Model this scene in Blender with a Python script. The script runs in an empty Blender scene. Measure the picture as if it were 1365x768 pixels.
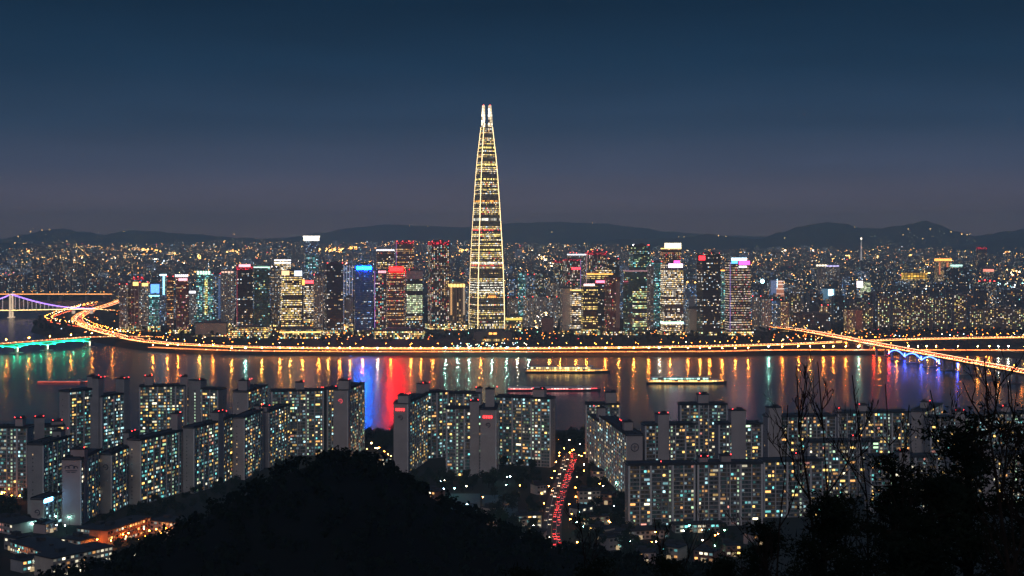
import bpy, math, random
from mathutils import Vector
R = random.Random(11)
PI = math.pi
SC = bpy.context.scene
COL = SC.collection

# ------------------------------------------------------------------ camera, sky, fill light, exposure
F, HZ, CX, H = 1896.0, 322.0, 682.5, 214.0          # focal length in photo pixels, horizon row, centre column, eye height over the river
cam_d = bpy.data.cameras.new('camera'); cam = bpy.data.objects.new('camera', cam_d); COL.objects.link(cam)
cam_d.sensor_width = 36.0; cam_d.lens = 36.0*F/1365.0
cam_d.shift_y = -(384.0-HZ)/1365.0
cam_d.clip_start = 0.5; cam_d.clip_end = 60000
cam.location = (0, 0, H); cam.rotation_euler = (PI/2, 0, 0)
SC.camera = cam

world = bpy.data.worlds.new('World'); SC.world = world; world.use_nodes = True
wn, wl = world.node_tree.nodes, world.node_tree.links
wn.clear()
wo = wn.new('ShaderNodeOutputWorld'); bg = wn.new('ShaderNodeBackground')
tc = wn.new('ShaderNodeTexCoord'); sx = wn.new('ShaderNodeSeparateXYZ')
mr = wn.new('ShaderNodeMapRange'); mr.inputs['From Min'].default_value = 0.0; mr.inputs['From Max'].default_value = 1.0
rp = wn.new('ShaderNodeValToRGB')
SKY = [(0.0, (.24, .15, .15)), (.012, (.21, .14, .16)), (.028, (.145, .12, .168)), (.05, (.066, .084, .148)), (.08, (.022, .052, .106)),
       (.12, (.006, .033, .076)), (.165, (.0008, .0175, .045)), (.25, (.001, .013, .034)), (.45, (.010, .038, .10)), (1.0, (.016, .058, .155))]
cr = rp.color_ramp
while len(cr.elements) < len(SKY): cr.elements.new(0.5)
for e, (p, c) in zip(cr.elements, SKY): e.position = p; e.color = (*c, 1)
sky = wn.new('ShaderNodeTexSky'); sky.sky_type = 'NISHITA'; sky.sun_disc = False
sky.sun_elevation = math.radians(-6); sky.sun_rotation = math.radians(230)
mx = wn.new('ShaderNodeMix'); mx.data_type = 'RGBA'; mx.blend_type = 'ADD'; mx.inputs[0].default_value = 0.05
wl.new(tc.outputs['Generated'], sx.inputs[0]); wl.new(sx.outputs['Z'], mr.inputs['Value'])
wl.new(mr.outputs[0], rp.inputs[0]); wl.new(rp.outputs[0], mx.inputs[6]); wl.new(sky.outputs[0], mx.inputs[7])
wnz = wn.new('ShaderNodeTexNoise'); wnz.inputs['Scale'].default_value = 5.0; wnz.inputs['Detail'].default_value = 4
wmp = wn.new('ShaderNodeMapping'); wmp.inputs['Scale'].default_value = (1, 1, 7); wl.new(tc.outputs['Generated'], wmp.inputs[0]); wl.new(wmp.outputs[0], wnz.inputs['Vector'])
wmr = wn.new('ShaderNodeMapRange'); wmr.inputs['From Min'].default_value = .3; wmr.inputs['From Max'].default_value = .7; wmr.inputs['To Min'].default_value = .90; wmr.inputs['To Max'].default_value = 1.10
wl.new(wnz.outputs['Fac'], wmr.inputs['Value'])                     # thin uneven high haze
wmu = wn.new('ShaderNodeVectorMath'); wmu.operation = 'SCALE'; wl.new(mx.outputs[2], wmu.inputs[0]); wl.new(wmr.outputs[0], wmu.inputs['Scale'])
wl.new(wmu.outputs[0], bg.inputs['Color']); bg.inputs['Strength'].default_value = 1.0
wl.new(bg.outputs[0], wo.inputs['Surface'])

sun_d = bpy.data.lights.new('fill_sun', 'SUN'); sun = bpy.data.objects.new('fill_sun', sun_d); COL.objects.link(sun)
sun_d.energy = 0.55; sun_d.angle = math.radians(25); sun_d.color = (1.0, .88, .88)  # soft fill added from behind the viewer for walls and haze, no moon known
sun.rotation_euler = Vector((.10, .85, -.52)).to_track_quat('-Z', 'Y').to_euler()

vs = SC.view_settings
vs.view_transform = 'Standard'; vs.look = 'None'; vs.exposure = 0.0; vs.gamma = 1.0; vs.use_curve_mapping = False
SC.render.engine = 'CYCLES'
cy = SC.cycles
cy.use_denoising = True
try: cy.denoiser = 'OPENIMAGEDENOISE'; cy.denoising_input_passes = 'RGB_ALBEDO_NORMAL'
except Exception: pass
cy.max_bounces = 4; cy.diffuse_bounces = 1; cy.glossy_bounces = 3; cy.volume_bounces = 0; cy.transparent_max_bounces = 6
cy.sample_clamp_indirect = 6.0; cy.caustics_reflective = False; cy.caustics_refractive = False
cy.use_adaptive_sampling = True; cy.adaptive_threshold = 0.02
cy.use_light_tree = True
cy.pixel_filter_type = 'BLACKMAN_HARRIS'; cy.filter_width = 1.5

# ------------------------------------------------------------------ pixel <-> place helpers
def gx(px, Y): return (px-CX)*Y/F
def gz(py, Y): return H+(HZ-py)*Y/F
def yd(py, z): return (H-z)*F/(py-HZ)
def clamp(a, lo, hi): return max(lo, min(hi, a))
def far_z(Y):                                     # the plain beyond the towers climbs slowly to the mountains
    return 8.0 if Y < 5000 else 8.0+145*((Y-5000)/9000.0)**1.25

# ------------------------------------------------------------------ mesh building
class MB:
    def __init__(s): s.v = []; s.f = []; s.m = []; s.uv = []
    def face(s, pts, m=0, uv=None):
        n = len(s.v); s.v.extend([tuple(p) for p in pts]); s.f.append(tuple(range(n, n+len(pts)))); s.m.append(m); s.uv.append(uv)
    def box(s, c, d, m=0, ang=0.0, uvm=False, top=1.0):
        hx, hy, hz = d[0]/2, d[1]/2, d[2]/2
        ca, sa = math.cos(ang), math.sin(ang)
        def P(x, y, z, k=1.0):
            x *= k; y *= k
            return (c[0]+x*ca-y*sa, c[1]+x*sa+y*ca, c[2]+z)
        b = [P(-hx, -hy, -hz), P(hx, -hy, -hz), P(hx, hy, -hz), P(-hx, hy, -hz)]
        t = [P(-hx, -hy, hz, top), P(hx, -hy, hz, top), P(hx, hy, hz, top), P(-hx, hy, hz, top)]
        u = 0.0
        for i in range(4):
            j = (i+1) % 4
            L = d[0] if i % 2 == 0 else d[1]
            s.face((b[i], b[j], t[j], t[i]), m, ((u, 0), (u+L, 0), (u+L, d[2]), (u, d[2])) if uvm else None)
            u += L+7.3
        s.face(t, m); s.face(b[::-1], m)
    def prism(s, poly, z0, z1, m=0, mtop=None, u0=0.0, poly2=None, cap=True):
        poly2 = poly2 or poly
        n = len(poly); u = u0
        for i in range(n):
            j = (i+1) % n
            L = math.hypot(poly[j][0]-poly[i][0], poly[j][1]-poly[i][1])
            s.face(((*poly[i], z0), (*poly[j], z0), (*poly2[j], z1), (*poly2[i], z1)), m, ((u, z0), (u+L, z0), (u+L, z1), (u, z1)))
            u += L
        if cap:
            s.face([(*p, z1) for p in poly2], m if mtop is None else mtop)
            s.face([(*p, z0) for p in poly[::-1]], m if mtop is None else mtop)
    def tube(s, pts, r, m=0, n=6):
        if not isinstance(r, (list, tuple)): r = [r]*len(pts)
        rings = []
        for i, p in enumerate(pts):
            p = Vector(p)
            a = Vector(pts[max(0, i-1)]); b = Vector(pts[min(len(pts)-1, i+1)])
            t = (b-a).normalized()
            q = t.cross(Vector((0, 0, 1)))
            if q.length < 1e-3: q = Vector((1, 0, 0))
            q.normalize(); w = t.cross(q)
            rings.append([p+(q*math.cos(2*PI*k/n)+w*math.sin(2*PI*k/n))*r[i] for k in range(n)])
        for i in range(len(rings)-1):
            for k in range(n):
                s.face((rings[i][k], rings[i][(k+1) % n], rings[i+1][(k+1) % n], rings[i+1][k]), m)
        s.face(rings[-1], m); s.face(rings[0][::-1], m)
    def ball(s, c, r, m=0, k=6, q=4, sz=1.0):
        P = lambda i, j: (c[0]+r*math.sin(PI*i/q)*math.cos(2*PI*j/k), c[1]+r*math.sin(PI*i/q)*math.sin(2*PI*j/k), c[2]+r*sz*math.cos(PI*i/q))
        for i in range(q):
            for j in range(k):
                if i == 0: s.face((P(0, 0), P(1, j), P(1, j+1)), m)
                elif i == q-1: s.face((P(i, j), P(q, 0), P(i, j+1)), m)
                else: s.face((P(i, j), P(i+1, j), P(i+1, j+1), P(i, j+1)), m)
    def octa(s, c, r, m=0):
        x, y, z = c
        p = [(x+r, y, z), (x, y+r, z), (x-r, y, z), (x, y-r, z)]
        for i in range(4):
            s.face((p[i], p[(i+1) % 4], (x, y, z+r)), m); s.face((p[(i+1) % 4], p[i], (x, y, z-r)), m)
    def leaf(s, c, r, m=0, rng=R, n=4):
        a = Vector((rng.gauss(0, 1), rng.gauss(0, 1), rng.gauss(0, 1))).normalized()
        b = a.orthogonal().normalized(); d = a.cross(b)
        ph = rng.random()*6.3
        pts = []
        for k in range(n):
            t = ph+2*PI*k/n; rr = r*(.6+.6*rng.random())
            pts.append(Vector(c)+(b*math.cos(t)+d*math.sin(t))*rr)
        s.face(pts, m)
    def mesh(s, name, mats, smooth=False):
        me = bpy.data.meshes.new(name)
        me.from_pydata(s.v, [], s.f)
        for m in (mats if isinstance(mats, (list, tuple)) else [mats]): me.materials.append(m)
        me.polygons.foreach_set('material_index', s.m)
        if any(u is not None for u in s.uv):
            lay = me.uv_layers.new(name='UVMap'); flat = []
            for f, u in zip(s.f, s.uv):
                for k in range(len(f)): flat.extend(u[k] if u else (-5.0, -5.0))
            lay.data.foreach_set('uv', flat)
        if smooth: me.polygons.foreach_set('use_smooth', [True]*len(me.polygons))
        me.update()
        return me
    def build(s, name, mats, parent=None, smooth=False):
        o = bpy.data.objects.new(name, s.mesh(name, mats, smooth)); COL.objects.link(o)
        if parent is not None: o.parent = parent
        return o

def link_mesh(name, me, parent=None, loc=(0, 0, 0), rz=0.0, sc=None):
    o = bpy.data.objects.new(name, me); COL.objects.link(o)
    o.location = loc; o.rotation_euler = (0, 0, rz)
    if sc: o.scale = sc if isinstance(sc, tuple) else (sc, sc, sc)
    if parent is not None: o.parent = parent
    return o
def tag(o, label=None, cat=None, group=None, kind=None):
    if label: o['label'] = label
    if cat: o['category'] = cat
    if group: o['group'] = group
    if kind: o['kind'] = kind
    return o
def thing(name, label, cat, loc=(0, 0, 0), rz=0.0, group=None):
    o = bpy.data.objects.new(name, None); COL.objects.link(o)
    o.location = loc; o.rotation_euler = (0, 0, rz); o.empty_display_size = 1
    return tag(o, label, cat, group)
def copy_tree(o, parent=None):
    c = o.copy(); COL.objects.link(c)
    if parent is not None: c.parent = parent
    for ch in o.children: copy_tree(ch, c)
    return c

# ------------------------------------------------------------------ materials
MATS = {}
def nt_new(name):
    m = bpy.data.materials.new(name); m.use_nodes = True
    n, l = m.node_tree.nodes, m.node_tree.links
    return m, n, l, n['Principled BSDF']
def plain(name, col, rough=.7, var=.25, scale=.3, metal=0.0, spec=.5):
    if name in MATS: return MATS[name]
    m, n, l, b = nt_new(name)
    t = n.new('ShaderNodeTexCoord'); no = n.new('ShaderNodeTexNoise'); no.inputs['Scale'].default_value = scale; no.inputs['Detail'].default_value = 6
    hsv = n.new('ShaderNodeHueSaturation'); hsv.inputs['Color'].default_value = (*col, 1)
    mp = n.new('ShaderNodeMapRange'); mp.inputs['To Min'].default_value = 1-var; mp.inputs['To Max'].default_value = 1+var
    mp.inputs['From Min'].default_value = .3; mp.inputs['From Max'].default_value = .7
    l.new(t.outputs['Object'], no.inputs['Vector']); l.new(no.outputs['Fac'], mp.inputs['Value'])
    l.new(mp.outputs[0], hsv.inputs['Value']); l.new(hsv.outputs[0], b.inputs['Base Color'])
    b.inputs['Roughness'].default_value = rough; b.inputs['Metallic'].default_value = metal; b.inputs['Specular IOR Level'].default_value = spec
    MATS[name] = m; return m
def glow(name, col, strength, sample=True, rand=0.0):
    if name in MATS: return MATS[name]
    m, n, l, b = nt_new(name)
    b.inputs['Base Color'].default_value = (.3, .3, .3, 1); b.inputs['Roughness'].default_value = .5
    b.inputs['Emission Color'].default_value = (*col, 1); b.inputs['Emission Strength'].default_value = strength
    if rand:                                                        # every copy burns at its own strength, most of them low
        oi = n.new('ShaderNodeObjectInfo'); pw = n.new('ShaderNodeMath'); pw.operation = 'POWER'; pw.inputs[1].default_value = 1.8
        mp = n.new('ShaderNodeMapRange'); mp.inputs['To Min'].default_value = strength*.12; mp.inputs['To Max'].default_value = strength*(1+rand*.8)
        l.new(oi.outputs['Random'], pw.inputs[0]); l.new(pw.outputs[0], mp.inputs['Value']); l.new(mp.outputs[0], b.inputs['Emission Strength'])
    m.cycles.emission_sampling = 'FRONT' if sample else 'NONE'
    MATS[name] = m; return m

WARM, YEL, WHITE, COOL = (1, .62, .24), (1, .74, .2), (1, .9, .74), (.62, .86, 1)
TEAL, GREEN, REDC, AMB, ROSE, BLU = (.25, .85, .85), (.72, 1, .5), (1, .05, .05), (1, .38, .06), (1, .45, .5), (.2, .45, 1)

def facade(name, wall, glass, lit, band, pal, strength, bay=3.2, floor=3.9, ww=.72, wh=.55, rough=.25, seed=0.0, clump=.5, dim=0.0, metal=0.0):
    """glazed facade: UV in metres; each window cell is lit or not, floors tend to be lit together (band)."""
    if name in MATS: return MATS[name]
    m, n, l, b = nt_new(name)
    uv = n.new('ShaderNodeUVMap'); uv.uv_map = 'UVMap'; sp = n.new('ShaderNodeSeparateXYZ'); l.new(uv.outputs[0], sp.inputs[0])
    oi = n.new('ShaderNodeObjectInfo')
    def M(op, a, c=None, clampit=False):
        x = n.new('ShaderNodeMath'); x.operation = op; x.use_clamp = clampit
        for i, q in enumerate((a, c)):
            if q is None: continue
            if isinstance(q, (int, float)): x.inputs[i].default_value = q
            else: l.new(q, x.inputs[i])
        return x.outputs[0]
    sd = M('ADD', M('MULTIPLY', oi.outputs['Random'], 91.0), seed)
    u = M('DIVIDE', sp.outputs['X'], bay); v = M('DIVIDE', sp.outputs['Y'], floor)
    fu, fv = M('FLOOR', u), M('FLOOR', v); ru, rv = M('FRACT', u), M('FRACT', v)
    def vec(a, bb, c):
        x = n.new('ShaderNodeCombineXYZ')
        for i, q in enumerate((a, bb, c)):
            if isinstance(q, (int, float)): x.inputs[i].default_value = q
            else: l.new(q, x.inputs[i])
        return x.outputs[0]
    w1 = n.new('ShaderNodeTexWhiteNoise'); w1.noise_dimensions = '3D'; l.new(vec(fu, fv, sd), w1.inputs['Vector'])
    w2 = n.new('ShaderNodeTexWhiteNoise'); w2.noise_dimensions = '2D'; l.new(vec(fv, sd, 0.0), w2.inputs['Vector'])
    w3 = n.new('ShaderNodeTexWhiteNoise'); w3.noise_dimensions = '3D'; l.new(vec(fv, fu, M('ADD', sd, 13.0)), w3.inputs['Vector'])
    no = n.new('ShaderNodeTexNoise'); no.inputs['Scale'].default_value = .16; no.inputs['Detail'].default_value = 2
    l.new(vec(fu, M('MULTIPLY', fv, 1.6), sd), no.inputs['Vector'])
    score = M('ADD', M('ADD', M('MULTIPLY', w1.outputs['Value'], 1-band), M('MULTIPLY', w2.outputs['Value'], band)), M('MULTIPLY', M('SUBTRACT', no.outputs['Fac'], .5), clump))
    on = M('LESS_THAN', score, lit+(.04 if name[:2] == 'f_' and name[:5] != 'f_far' else 0.0))
    inx = M('LESS_THAN', M('ABSOLUTE', M('SUBTRACT', ru, .5)), ww/2)
    iny = M('LESS_THAN', M('ABSOLUTE', M('SUBTRACT', rv, .5)), wh/2)
    ok = M('GREATER_THAN', sp.outputs['Y'], 0.0)
    mask = M('MULTIPLY', M('MULTIPLY', inx, iny), ok)
    col = n.new('ShaderNodeSeparateColor'); l.new(w3.outputs['Color'], col.inputs[0])
    bri = M('ADD', .25, M('MULTIPLY', M('POWER', col.outputs[0], 2.0), 1.5))
    lum = M('MULTIPLY', M('ADD', M('MULTIPLY', on, bri), M('MULTIPLY', dim, col.outputs[2])), mask)  # dim puts a faint facade wash into every pane's own glow
    ramp = n.new('ShaderNodeValToRGB'); ramp.color_ramp.interpolation = 'CONSTANT'
    tot = sum(w for _, w in pal); acc = 0.0
    while len(ramp.color_ramp.elements) < len(pal): ramp.color_ramp.elements.new(.5)
    for e, (c, w) in zip(ramp.color_ramp.elements, pal): e.position = acc/tot; e.color = (*c, 1); acc += w
    l.new(col.outputs[1], ramp.inputs[0])
    mix = n.new('ShaderNodeMix'); mix.data_type = 'RGBA'; mix.inputs[6].default_value = (*wall, 1); mix.inputs[7].default_value = (*glass, 1)
    l.new(mask, mix.inputs[0]); l.new(mix.outputs[2], b.inputs['Base Color'])
    rg = n.new('ShaderNodeMapRange'); rg.inputs['To Min'].default_value = .65; rg.inputs['To Max'].default_value = rough
    l.new(mask, rg.inputs['Value']); l.new(rg.outputs[0], b.inputs['Roughness'])
    fb = 1.75 if name[:2] == 'f_' and name[:5] != 'f_far' else 1.0
    l.new(ramp.outputs[0], b.inputs['Emission Color']); l.new(M('MULTIPLY', lum, strength*fb), b.inputs['Emission Strength'])
    m.cycles.emission_sampling = 'NONE'
    MATS[name] = m; return m

# --- setting materials
asphalt = plain('asphalt', (.045, .045, .048), .85, .25, .02)
earth = plain('earth', (.03, .032, .026), .95, .4, .01, 0, .05)
hillmat = plain('hill_soil', (.006, .007, .006), .95, .4, .03, 0, .05)
mountm = plain('mountain_woods', (.06, .075, .075), .95, .3, .0015, 0, .05)
concrete = plain('concrete', (.22, .215, .21), .8, .22, .12)
paleconc = plain('pale_concrete', (.42, .41, .40), .8, .18, .1)
plaster = plain('pale_plaster', (.34, .31, .305), .8, .14, .09)
plasterg = plain('grey_plaster', (.27, .265, .27), .8, .16, .09)
plasterp = plain('pinkish_plaster', (.38, .30, .30), .8, .14, .09)
roofm = plain('dark_roofing', (.018, .019, .022), .8, .3, .2)
roofbeam = plain('roof_edge', (.10, .10, .105), .8, .3, .2)
steel = plain('painted_steel', (.22, .22, .23), .5, .15, .5, .3)
darksteel = plain('dark_steel', (.05, .05, .055), .5, .2, .5, .3)
bark = plain('bark', (.016, .013, .011), .95, .3, 3.0, 0, .05)
leafm = plain('dark_leaves', (.02, .03, .016), .9, .45, .6, 0, .05)
leafd = plain('pine_needles', (.007, .012, .008), .95, .4, .9, 0, .02)
hullw = plain('white_hull', (.6, .6, .6), .4, .1, .1)
hullr = plain('red_hull', (.25, .03, .03), .4, .1, .1)
hulld = plain('dark_hull', (.06, .07, .08), .4, .1, .1)
tyre = plain('rubber', (.02, .02, .02), .9, .1, 1)
glassd = plain('dark_glass', (.02, .024, .03), .12, .1, 1)

def water_mat():
    m, n, l, b = nt_new('river_water')
    b.inputs['Base Color'].default_value = (.018, .032, .055, 1); b.inputs['Roughness'].default_value = .155; b.inputs['IOR'].default_value = 1.333
    t = n.new('ShaderNodeTexCoord'); mp = n.new('ShaderNodeMapping'); mp.inputs['Scale'].default_value = (.004, .09, 1)
    no = n.new('ShaderNodeTexNoise'); no.inputs['Scale'].default_value = 1.0; no.inputs['Detail'].default_value = 5; no.inputs['Roughness'].default_value = .6
    bp = n.new('ShaderNodeBump'); bp.inputs['Strength'].default_value = .0; bp.inputs['Distance'].default_value = 1.0
    l.new(t.outputs['Object'], mp.inputs[0]); l.new(mp.outputs[0], no.inputs['Vector']); l.new(no.outputs['Fac'], bp.inputs['Height'])
    l.new(bp.outputs[0], b.inputs['Normal'])
    no2 = n.new('ShaderNodeTexNoise'); no2.inputs['Scale'].default_value = 1.0; no2.inputs['Detail'].default_value = 3
    mr2 = n.new('ShaderNodeMapRange'); mr2.inputs['From Min'].default_value = .3; mr2.inputs['From Max'].default_value = .7; mr2.inputs['To Min'].default_value = .225; mr2.inputs['To Max'].default_value = .265
    l.new(mp.outputs[0], no2.inputs['Vector']); l.new(no2.outputs['Fac'], mr2.inputs['Value']); l.new(mr2.outputs[0], b.inputs['Roughness'])
    return m
waterm = water_mat()

# ------------------------------------------------------------------ setting: river, ground, mountains
mb = MB(); mb.face([(-4200, 1000, 0), (4200, 1000, 0), (4200, 9000, 0), (-4200, 9000, 0)])
tag(mb.build('river_water', waterm), kind='structure')

# near bank ground and the slope under the viewpoint: one height field
def near_z(x, y):
    base = 12.0
    cam_h = 209.5-.36*y-.0010*x*x                                   # the hill the photographer stands on
    if y < 0: cam_h = 209.5+.2*y
    ridge = [(-330.0, 55.0), (-118.0, 116.4), (-98.0, 127.5), (-78.1, 138.6), (-64.8, 145.6), (-53.7, 147.0), (-42.6, 145.6), (-36.0, 141.9), (-27.1, 136.3), (-18.3, 131.5), (-7.2, 126.4), (3.9, 121.9), (12.7, 119.1), (26.0, 116.0), (48.2, 112.9), (70.3, 110.2), (130.0, 70.0), (260.0, 30.0), (400.0, 12.0)]
    rz = 12.0
    for (xa, za), (xb, zb) in zip(ridge, ridge[1:]):
        if xa <= x <= xb: rz = za+(zb-za)*(x-xa)/(xb-xa)
    d = (y-430)/170.0
    knoll = 12+(rz-12)*math.exp(-d*d*(1.0 if y < 430 else 1.5))
    return max(base, cam_h, knoll)
mb = MB()
xs = [-1400+10*i for i in range(281)]; ys = [-260+13*i for i in range(138)]
for i in range(len(xs)-1):
    for j in range(len(ys)-1):
        c = [(xs[i], ys[j]), (xs[i+1], ys[j]), (xs[i+1], ys[j+1]), (xs[i], ys[j+1])]
        mb.face([(x, y, near_z(x, y)) for x, y in c], 0 if near_z(*c[0]) > 13 else 1)
for i in range(len(xs)-1):                                           # embankment down into the water
    mb.face([(xs[i], ys[-1], 12), (xs[i+1], ys[-1], 12), (xs[i+1], ys[-1]+28, -1), (xs[i], ys[-1]+28, -1)], 1)
tag(mb.build('near_ground', [hillmat, earth], smooth=True), kind='structure')
YN = ys[-1]

def pxy(px, py, z=0.0):
    Y = yd(py, z); return (gx(px, Y), Y)
shore = [pxy(*p) for p in ((1500, 476), (1365, 477), (1250, 472), (1130, 473), (1000, 474), (850, 474.5), (700, 474.5), (560, 474.5), (420, 473.5), (300, 472.5), (230, 470),
                           (180, 466), (140, 459), (110, 453.5), (62, 449.5), (40, 442), (46, 430), (92, 417), (128, 409), (152, 402.5), (158, 398.5))]
mb = MB()
inner = []
for i, p in enumerate(shore):
    a = Vector((*shore[max(0, i-1)], 0)); b = Vector((*shore[min(len(shore)-1, i+1)], 0))
    t = (b-a).normalized(); nn = Vector((t.y, -t.x, 0))
    inner.append((p[0]+nn.x*16, p[1]+nn.y*16))
for i in range(len(shore)-1):
    mb.face([(*shore[i], -1), (*inner[i], 8), (*inner[i+1], 8), (*shore[i+1], -1)][::-1])
top = inner+[(-1500, 5080), (-1500, 5260), (2400, 5260), (2400, 2600)]
mb.face([(x, y, 8) for x, y in top][::-1])
tag(mb.build('far_bank_ground', earth), kind='structure')

mb = MB()
XS = [-9000+600*i for i in range(31)]; YS = [5240, 5600, 6000, 6500, 7000, 7600, 8200, 9000, 10000, 11000, 12000, 13000, 14000, 15500, 17000]
G = lambda x, y: far_z(min(y, 14500))+.5+(6*math.sin(x*.0013+y*.0007)+6*math.sin(x*.0031-y*.0011))*clamp((y-5600)/3000, 0, 1)*2.0
for i in range(len(XS)-1):
    for j in range(len(YS)-1):
        mb.face([(x, y, G(x, y)) for x, y in ((XS[i], YS[j]), (XS[i+1], YS[j]), (XS[i+1], YS[j+1]), (XS[i], YS[j+1]))])
tag(mb.build('distant_plain', earth, smooth=True), kind='structure')
mb = MB(); a = [(x, 5240, -1) for x in XS]
for i in range(len(XS)-1):
    mb.face([(XS[i], 5225, -1), (XS[i+1], 5225, -1), (XS[i+1], 5242, G(XS[i+1], 5240)), (XS[i], 5242, G(XS[i], 5240))])
tag(mb.build('distant_embankment', earth), kind='structure')

def mountain(name, prof, Y, depth, seed):
    rr = random.Random(seed); m = MB()
    ph = [rr.random()*6.28 for _ in range(6)]
    def top(px):
        for (a, ya), (b, yb) in zip(prof, prof[1:]):
            if a <= px <= b:
                t = (px-a)/(b-a); t = t*t*(3-2*t); return ya+(yb-ya)*t
        return prof[0][1] if px < prof[0][0] else prof[-1][1]
    x0, x1 = prof[0][0], prof[-1][0]; N = 150; rows = [-1, -.75, -.5, -.28, -.12, 0, .15, .45, 1]
    grid = []
    for r in rows:
        line = []
        for i in range(N+1):
            px = x0+(x1-x0)*i/N
            zt = gz(top(px)-.35*math.sin(px*.21+ph[0])-.3*math.sin(px*.47+ph[1]), Y)
            k = max(0.0, 1-abs(r))**.8
            rid = 1+.12*math.sin(px*.09+ph[2]+r*3)*(1-k)
            line.append((gx(px, Y), Y+r*depth, 100+(zt-100)*k*rid if zt > 100 else zt))
        grid.append(line)
    for a, b in zip(grid, grid[1:]):
        for i in range(N): m.face((a[i], a[i+1], b[i+1], b[i]))
    return tag(m.build(name, mountm, smooth=True), kind='structure')
mountain('mountain_range', [(300, 322), (380, 317), (430, 310), (470, 303.5), (520, 299), (560, 301), (620, 303), (690, 297), (740, 296), (800, 298), (850, 303), (890, 309), (960, 314), (1100, 318)], 17600, 1500, 3)
mountain('mountain_range', [(-120, 318), (0, 319), (30, 313), (60, 307), (80, 304.5), (110, 309), (140, 313), (170, 307), (200, 308), (250, 312), (320, 317), (400, 321)], 15800, 1500, 4)
mountain('mountain_range', [(790, 322), (830, 319), (880, 318), (905, 317), (945, 312), (985, 317), (1010, 319), (1040, 310), (1065, 302.5), (1085, 298.5), (1105, 296), (1125, 298.5), (1150, 304), (1172, 304.5), (1195, 301.5), (1215, 298.5),
         (1232, 293.5), (1250, 299), (1275, 309), (1302, 315), (1320, 311.5), (1345, 308), (1370, 305), (1480, 300)], 13200, 1300, 5)
mountain('mountain_range', [(-120, 319), (0, 323), (40, 325), (80, 331)], 11500, 900, 6)
mountain('mountain_range', [(1270, 330), (1310, 323), (1345, 318), (1370, 316), (1480, 314)], 11800, 900, 8)

# ------------------------------------------------------------------ roads on the far bank
def path_pts(pix, z, step=25.0):
    P = [Vector((*pxy(a, b, z), z)) for a, b in pix]; out = []
    n = len(P)
    for i in range(n-1):
        p0, p1, p2, p3 = P[max(0, i-1)], P[i], P[i+1], P[min(n-1, i+2)]
        k = max(1, int((p2-p1).length/step))
        for q in range(k):
            t = q/k
            out.append(.5*((2*p1)+(p2-p0)*t+(2*p0-5*p1+4*p2-p3)*t*t+(3*p1-p0-3*p2+p3)*t**3))
    out.append(P[-1]); return out
def ribbon(name, pts, w, mat, dz=0.0, off=0.0, kind='structure', parent=None, thick=0.0):
    m = MB(); L = []
    for i, p in enumerate(pts):
        t = (pts[min(len(pts)-1, i+1)]-pts[max(0, i-1)]); t.z = 0; t.normalize(); s = Vector((t.y, -t.x, 0))
        c = p+Vector((0, 0, dz))+s*off
        L.append((c-s*w/2, c+s*w/2))
    for a, b in zip(L, L[1:]):
        m.face((a[0], a[1], b[1], b[0]))
        if thick:
            d = Vector((0, 0, -thick))
            m.face((a[0]+d, b[0]+d, b[1]+d, a[1]+d)); m.face((a[0], b[0], b[0]+d, a[0]+d)); m.face((a[1], a[1]+d, b[1]+d, b[1]))
    if thick:
        for (a, b), fl in ((L[0], 1), (L[-1], 0)):
            d = Vector((0, 0, -thick)); q = (a, a+d, b+d, b); m.face(q if fl else q[::-1])
    o = m.build(name, mat, parent)
    if kind and parent is None: tag(o, kind=kind)
    return o
EXP = path_pts([(176, 394), (150, 405), (118, 415), (103, 425), (112, 434), (150, 446), (200, 456), (290, 462), (400, 464.5), (500, 465), (700, 465), (900, 463), (1050, 459.5), (1130, 456), (1250, 452), (1500, 448)], 9.2)
ribbon('expressway_road', EXP, 27, asphalt)
linem = plain('road_paint', (.75, .75, .72), .6, .1, 1)
for k in (-8, -4, 4, 8): ribbon('lane_line', EXP, .5, linem, .006, k)
RAMP = path_pts([(168, 447.5), (135, 441), (92, 434), (66, 428.5), (72, 422), (98, 413.5), (128, 406)], 9.0)
ribbon('ramp_road', RAMP, 12, asphalt)
LOW = path_pts([(200, 463.5), (300, 467.5), (420, 469), (600, 469.5), (800, 469.5), (950, 469), (1080, 467), (1500, 468)], 8.5)
ribbon('riverside_road', LOW, 12, asphalt)

# ------------------------------------------------------------------ lamps
LAMPC = {'orange': (1, .22, .02), 'amber': (1, .34, .045), 'white': (1, .78, .5), 'teal': (.35, 1, .78), 'cool': (.55, .8, 1), 'red': (1, .04, .03)}
def lamp_mesh(kind, h, r, strength, arm=1.6, sample=True):
    m = MB()
    m.tube([(0, 0, 0), (0, 0, h*.55), (0, 0, h)], [.16, .12, .09], 0, 6)
    m.tube([(0, 0, h), (arm*.5, 0, h+.5), (arm, 0, h+.35)], .07, 0, 5)
    m.box((0, 0, .25), (.6, .6, .5), 0)
    m.box((arm, 0, h+.3), (r*1.2, r*.8, r*.25), 0)
    m.ball((arm, 0, h+.22-r*.45), r*.62, 1, 8, 5)
    return m.mesh('street_lamp', [darksteel, glow('lamp_%s_%g' % (kind, strength), LAMPC[kind], strength, sample)])
LAMPS = []
MASS_L = {}; MASS_T = {'v': [], 'f': [], 'm': []}
def bake(dst, me, x, y, z, rz, sc=(1, 1, 1), mshift=0):
    c, sn = math.cos(rz), math.sin(rz); n = len(dst.v)
    for v in me.vertices: p = v.co; dst.v.append((x+(p.x*c-p.y*sn)*sc[0], y+(p.x*sn+p.y*c)*sc[1], z+p.z*sc[2]))
    for f in me.polygons: dst.f.append(tuple(n+i for i in f.vertices)); dst.m.append(f.material_index+mshift); dst.uv.append(None)
lampmass = MB(); lampmass_m = []
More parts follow.
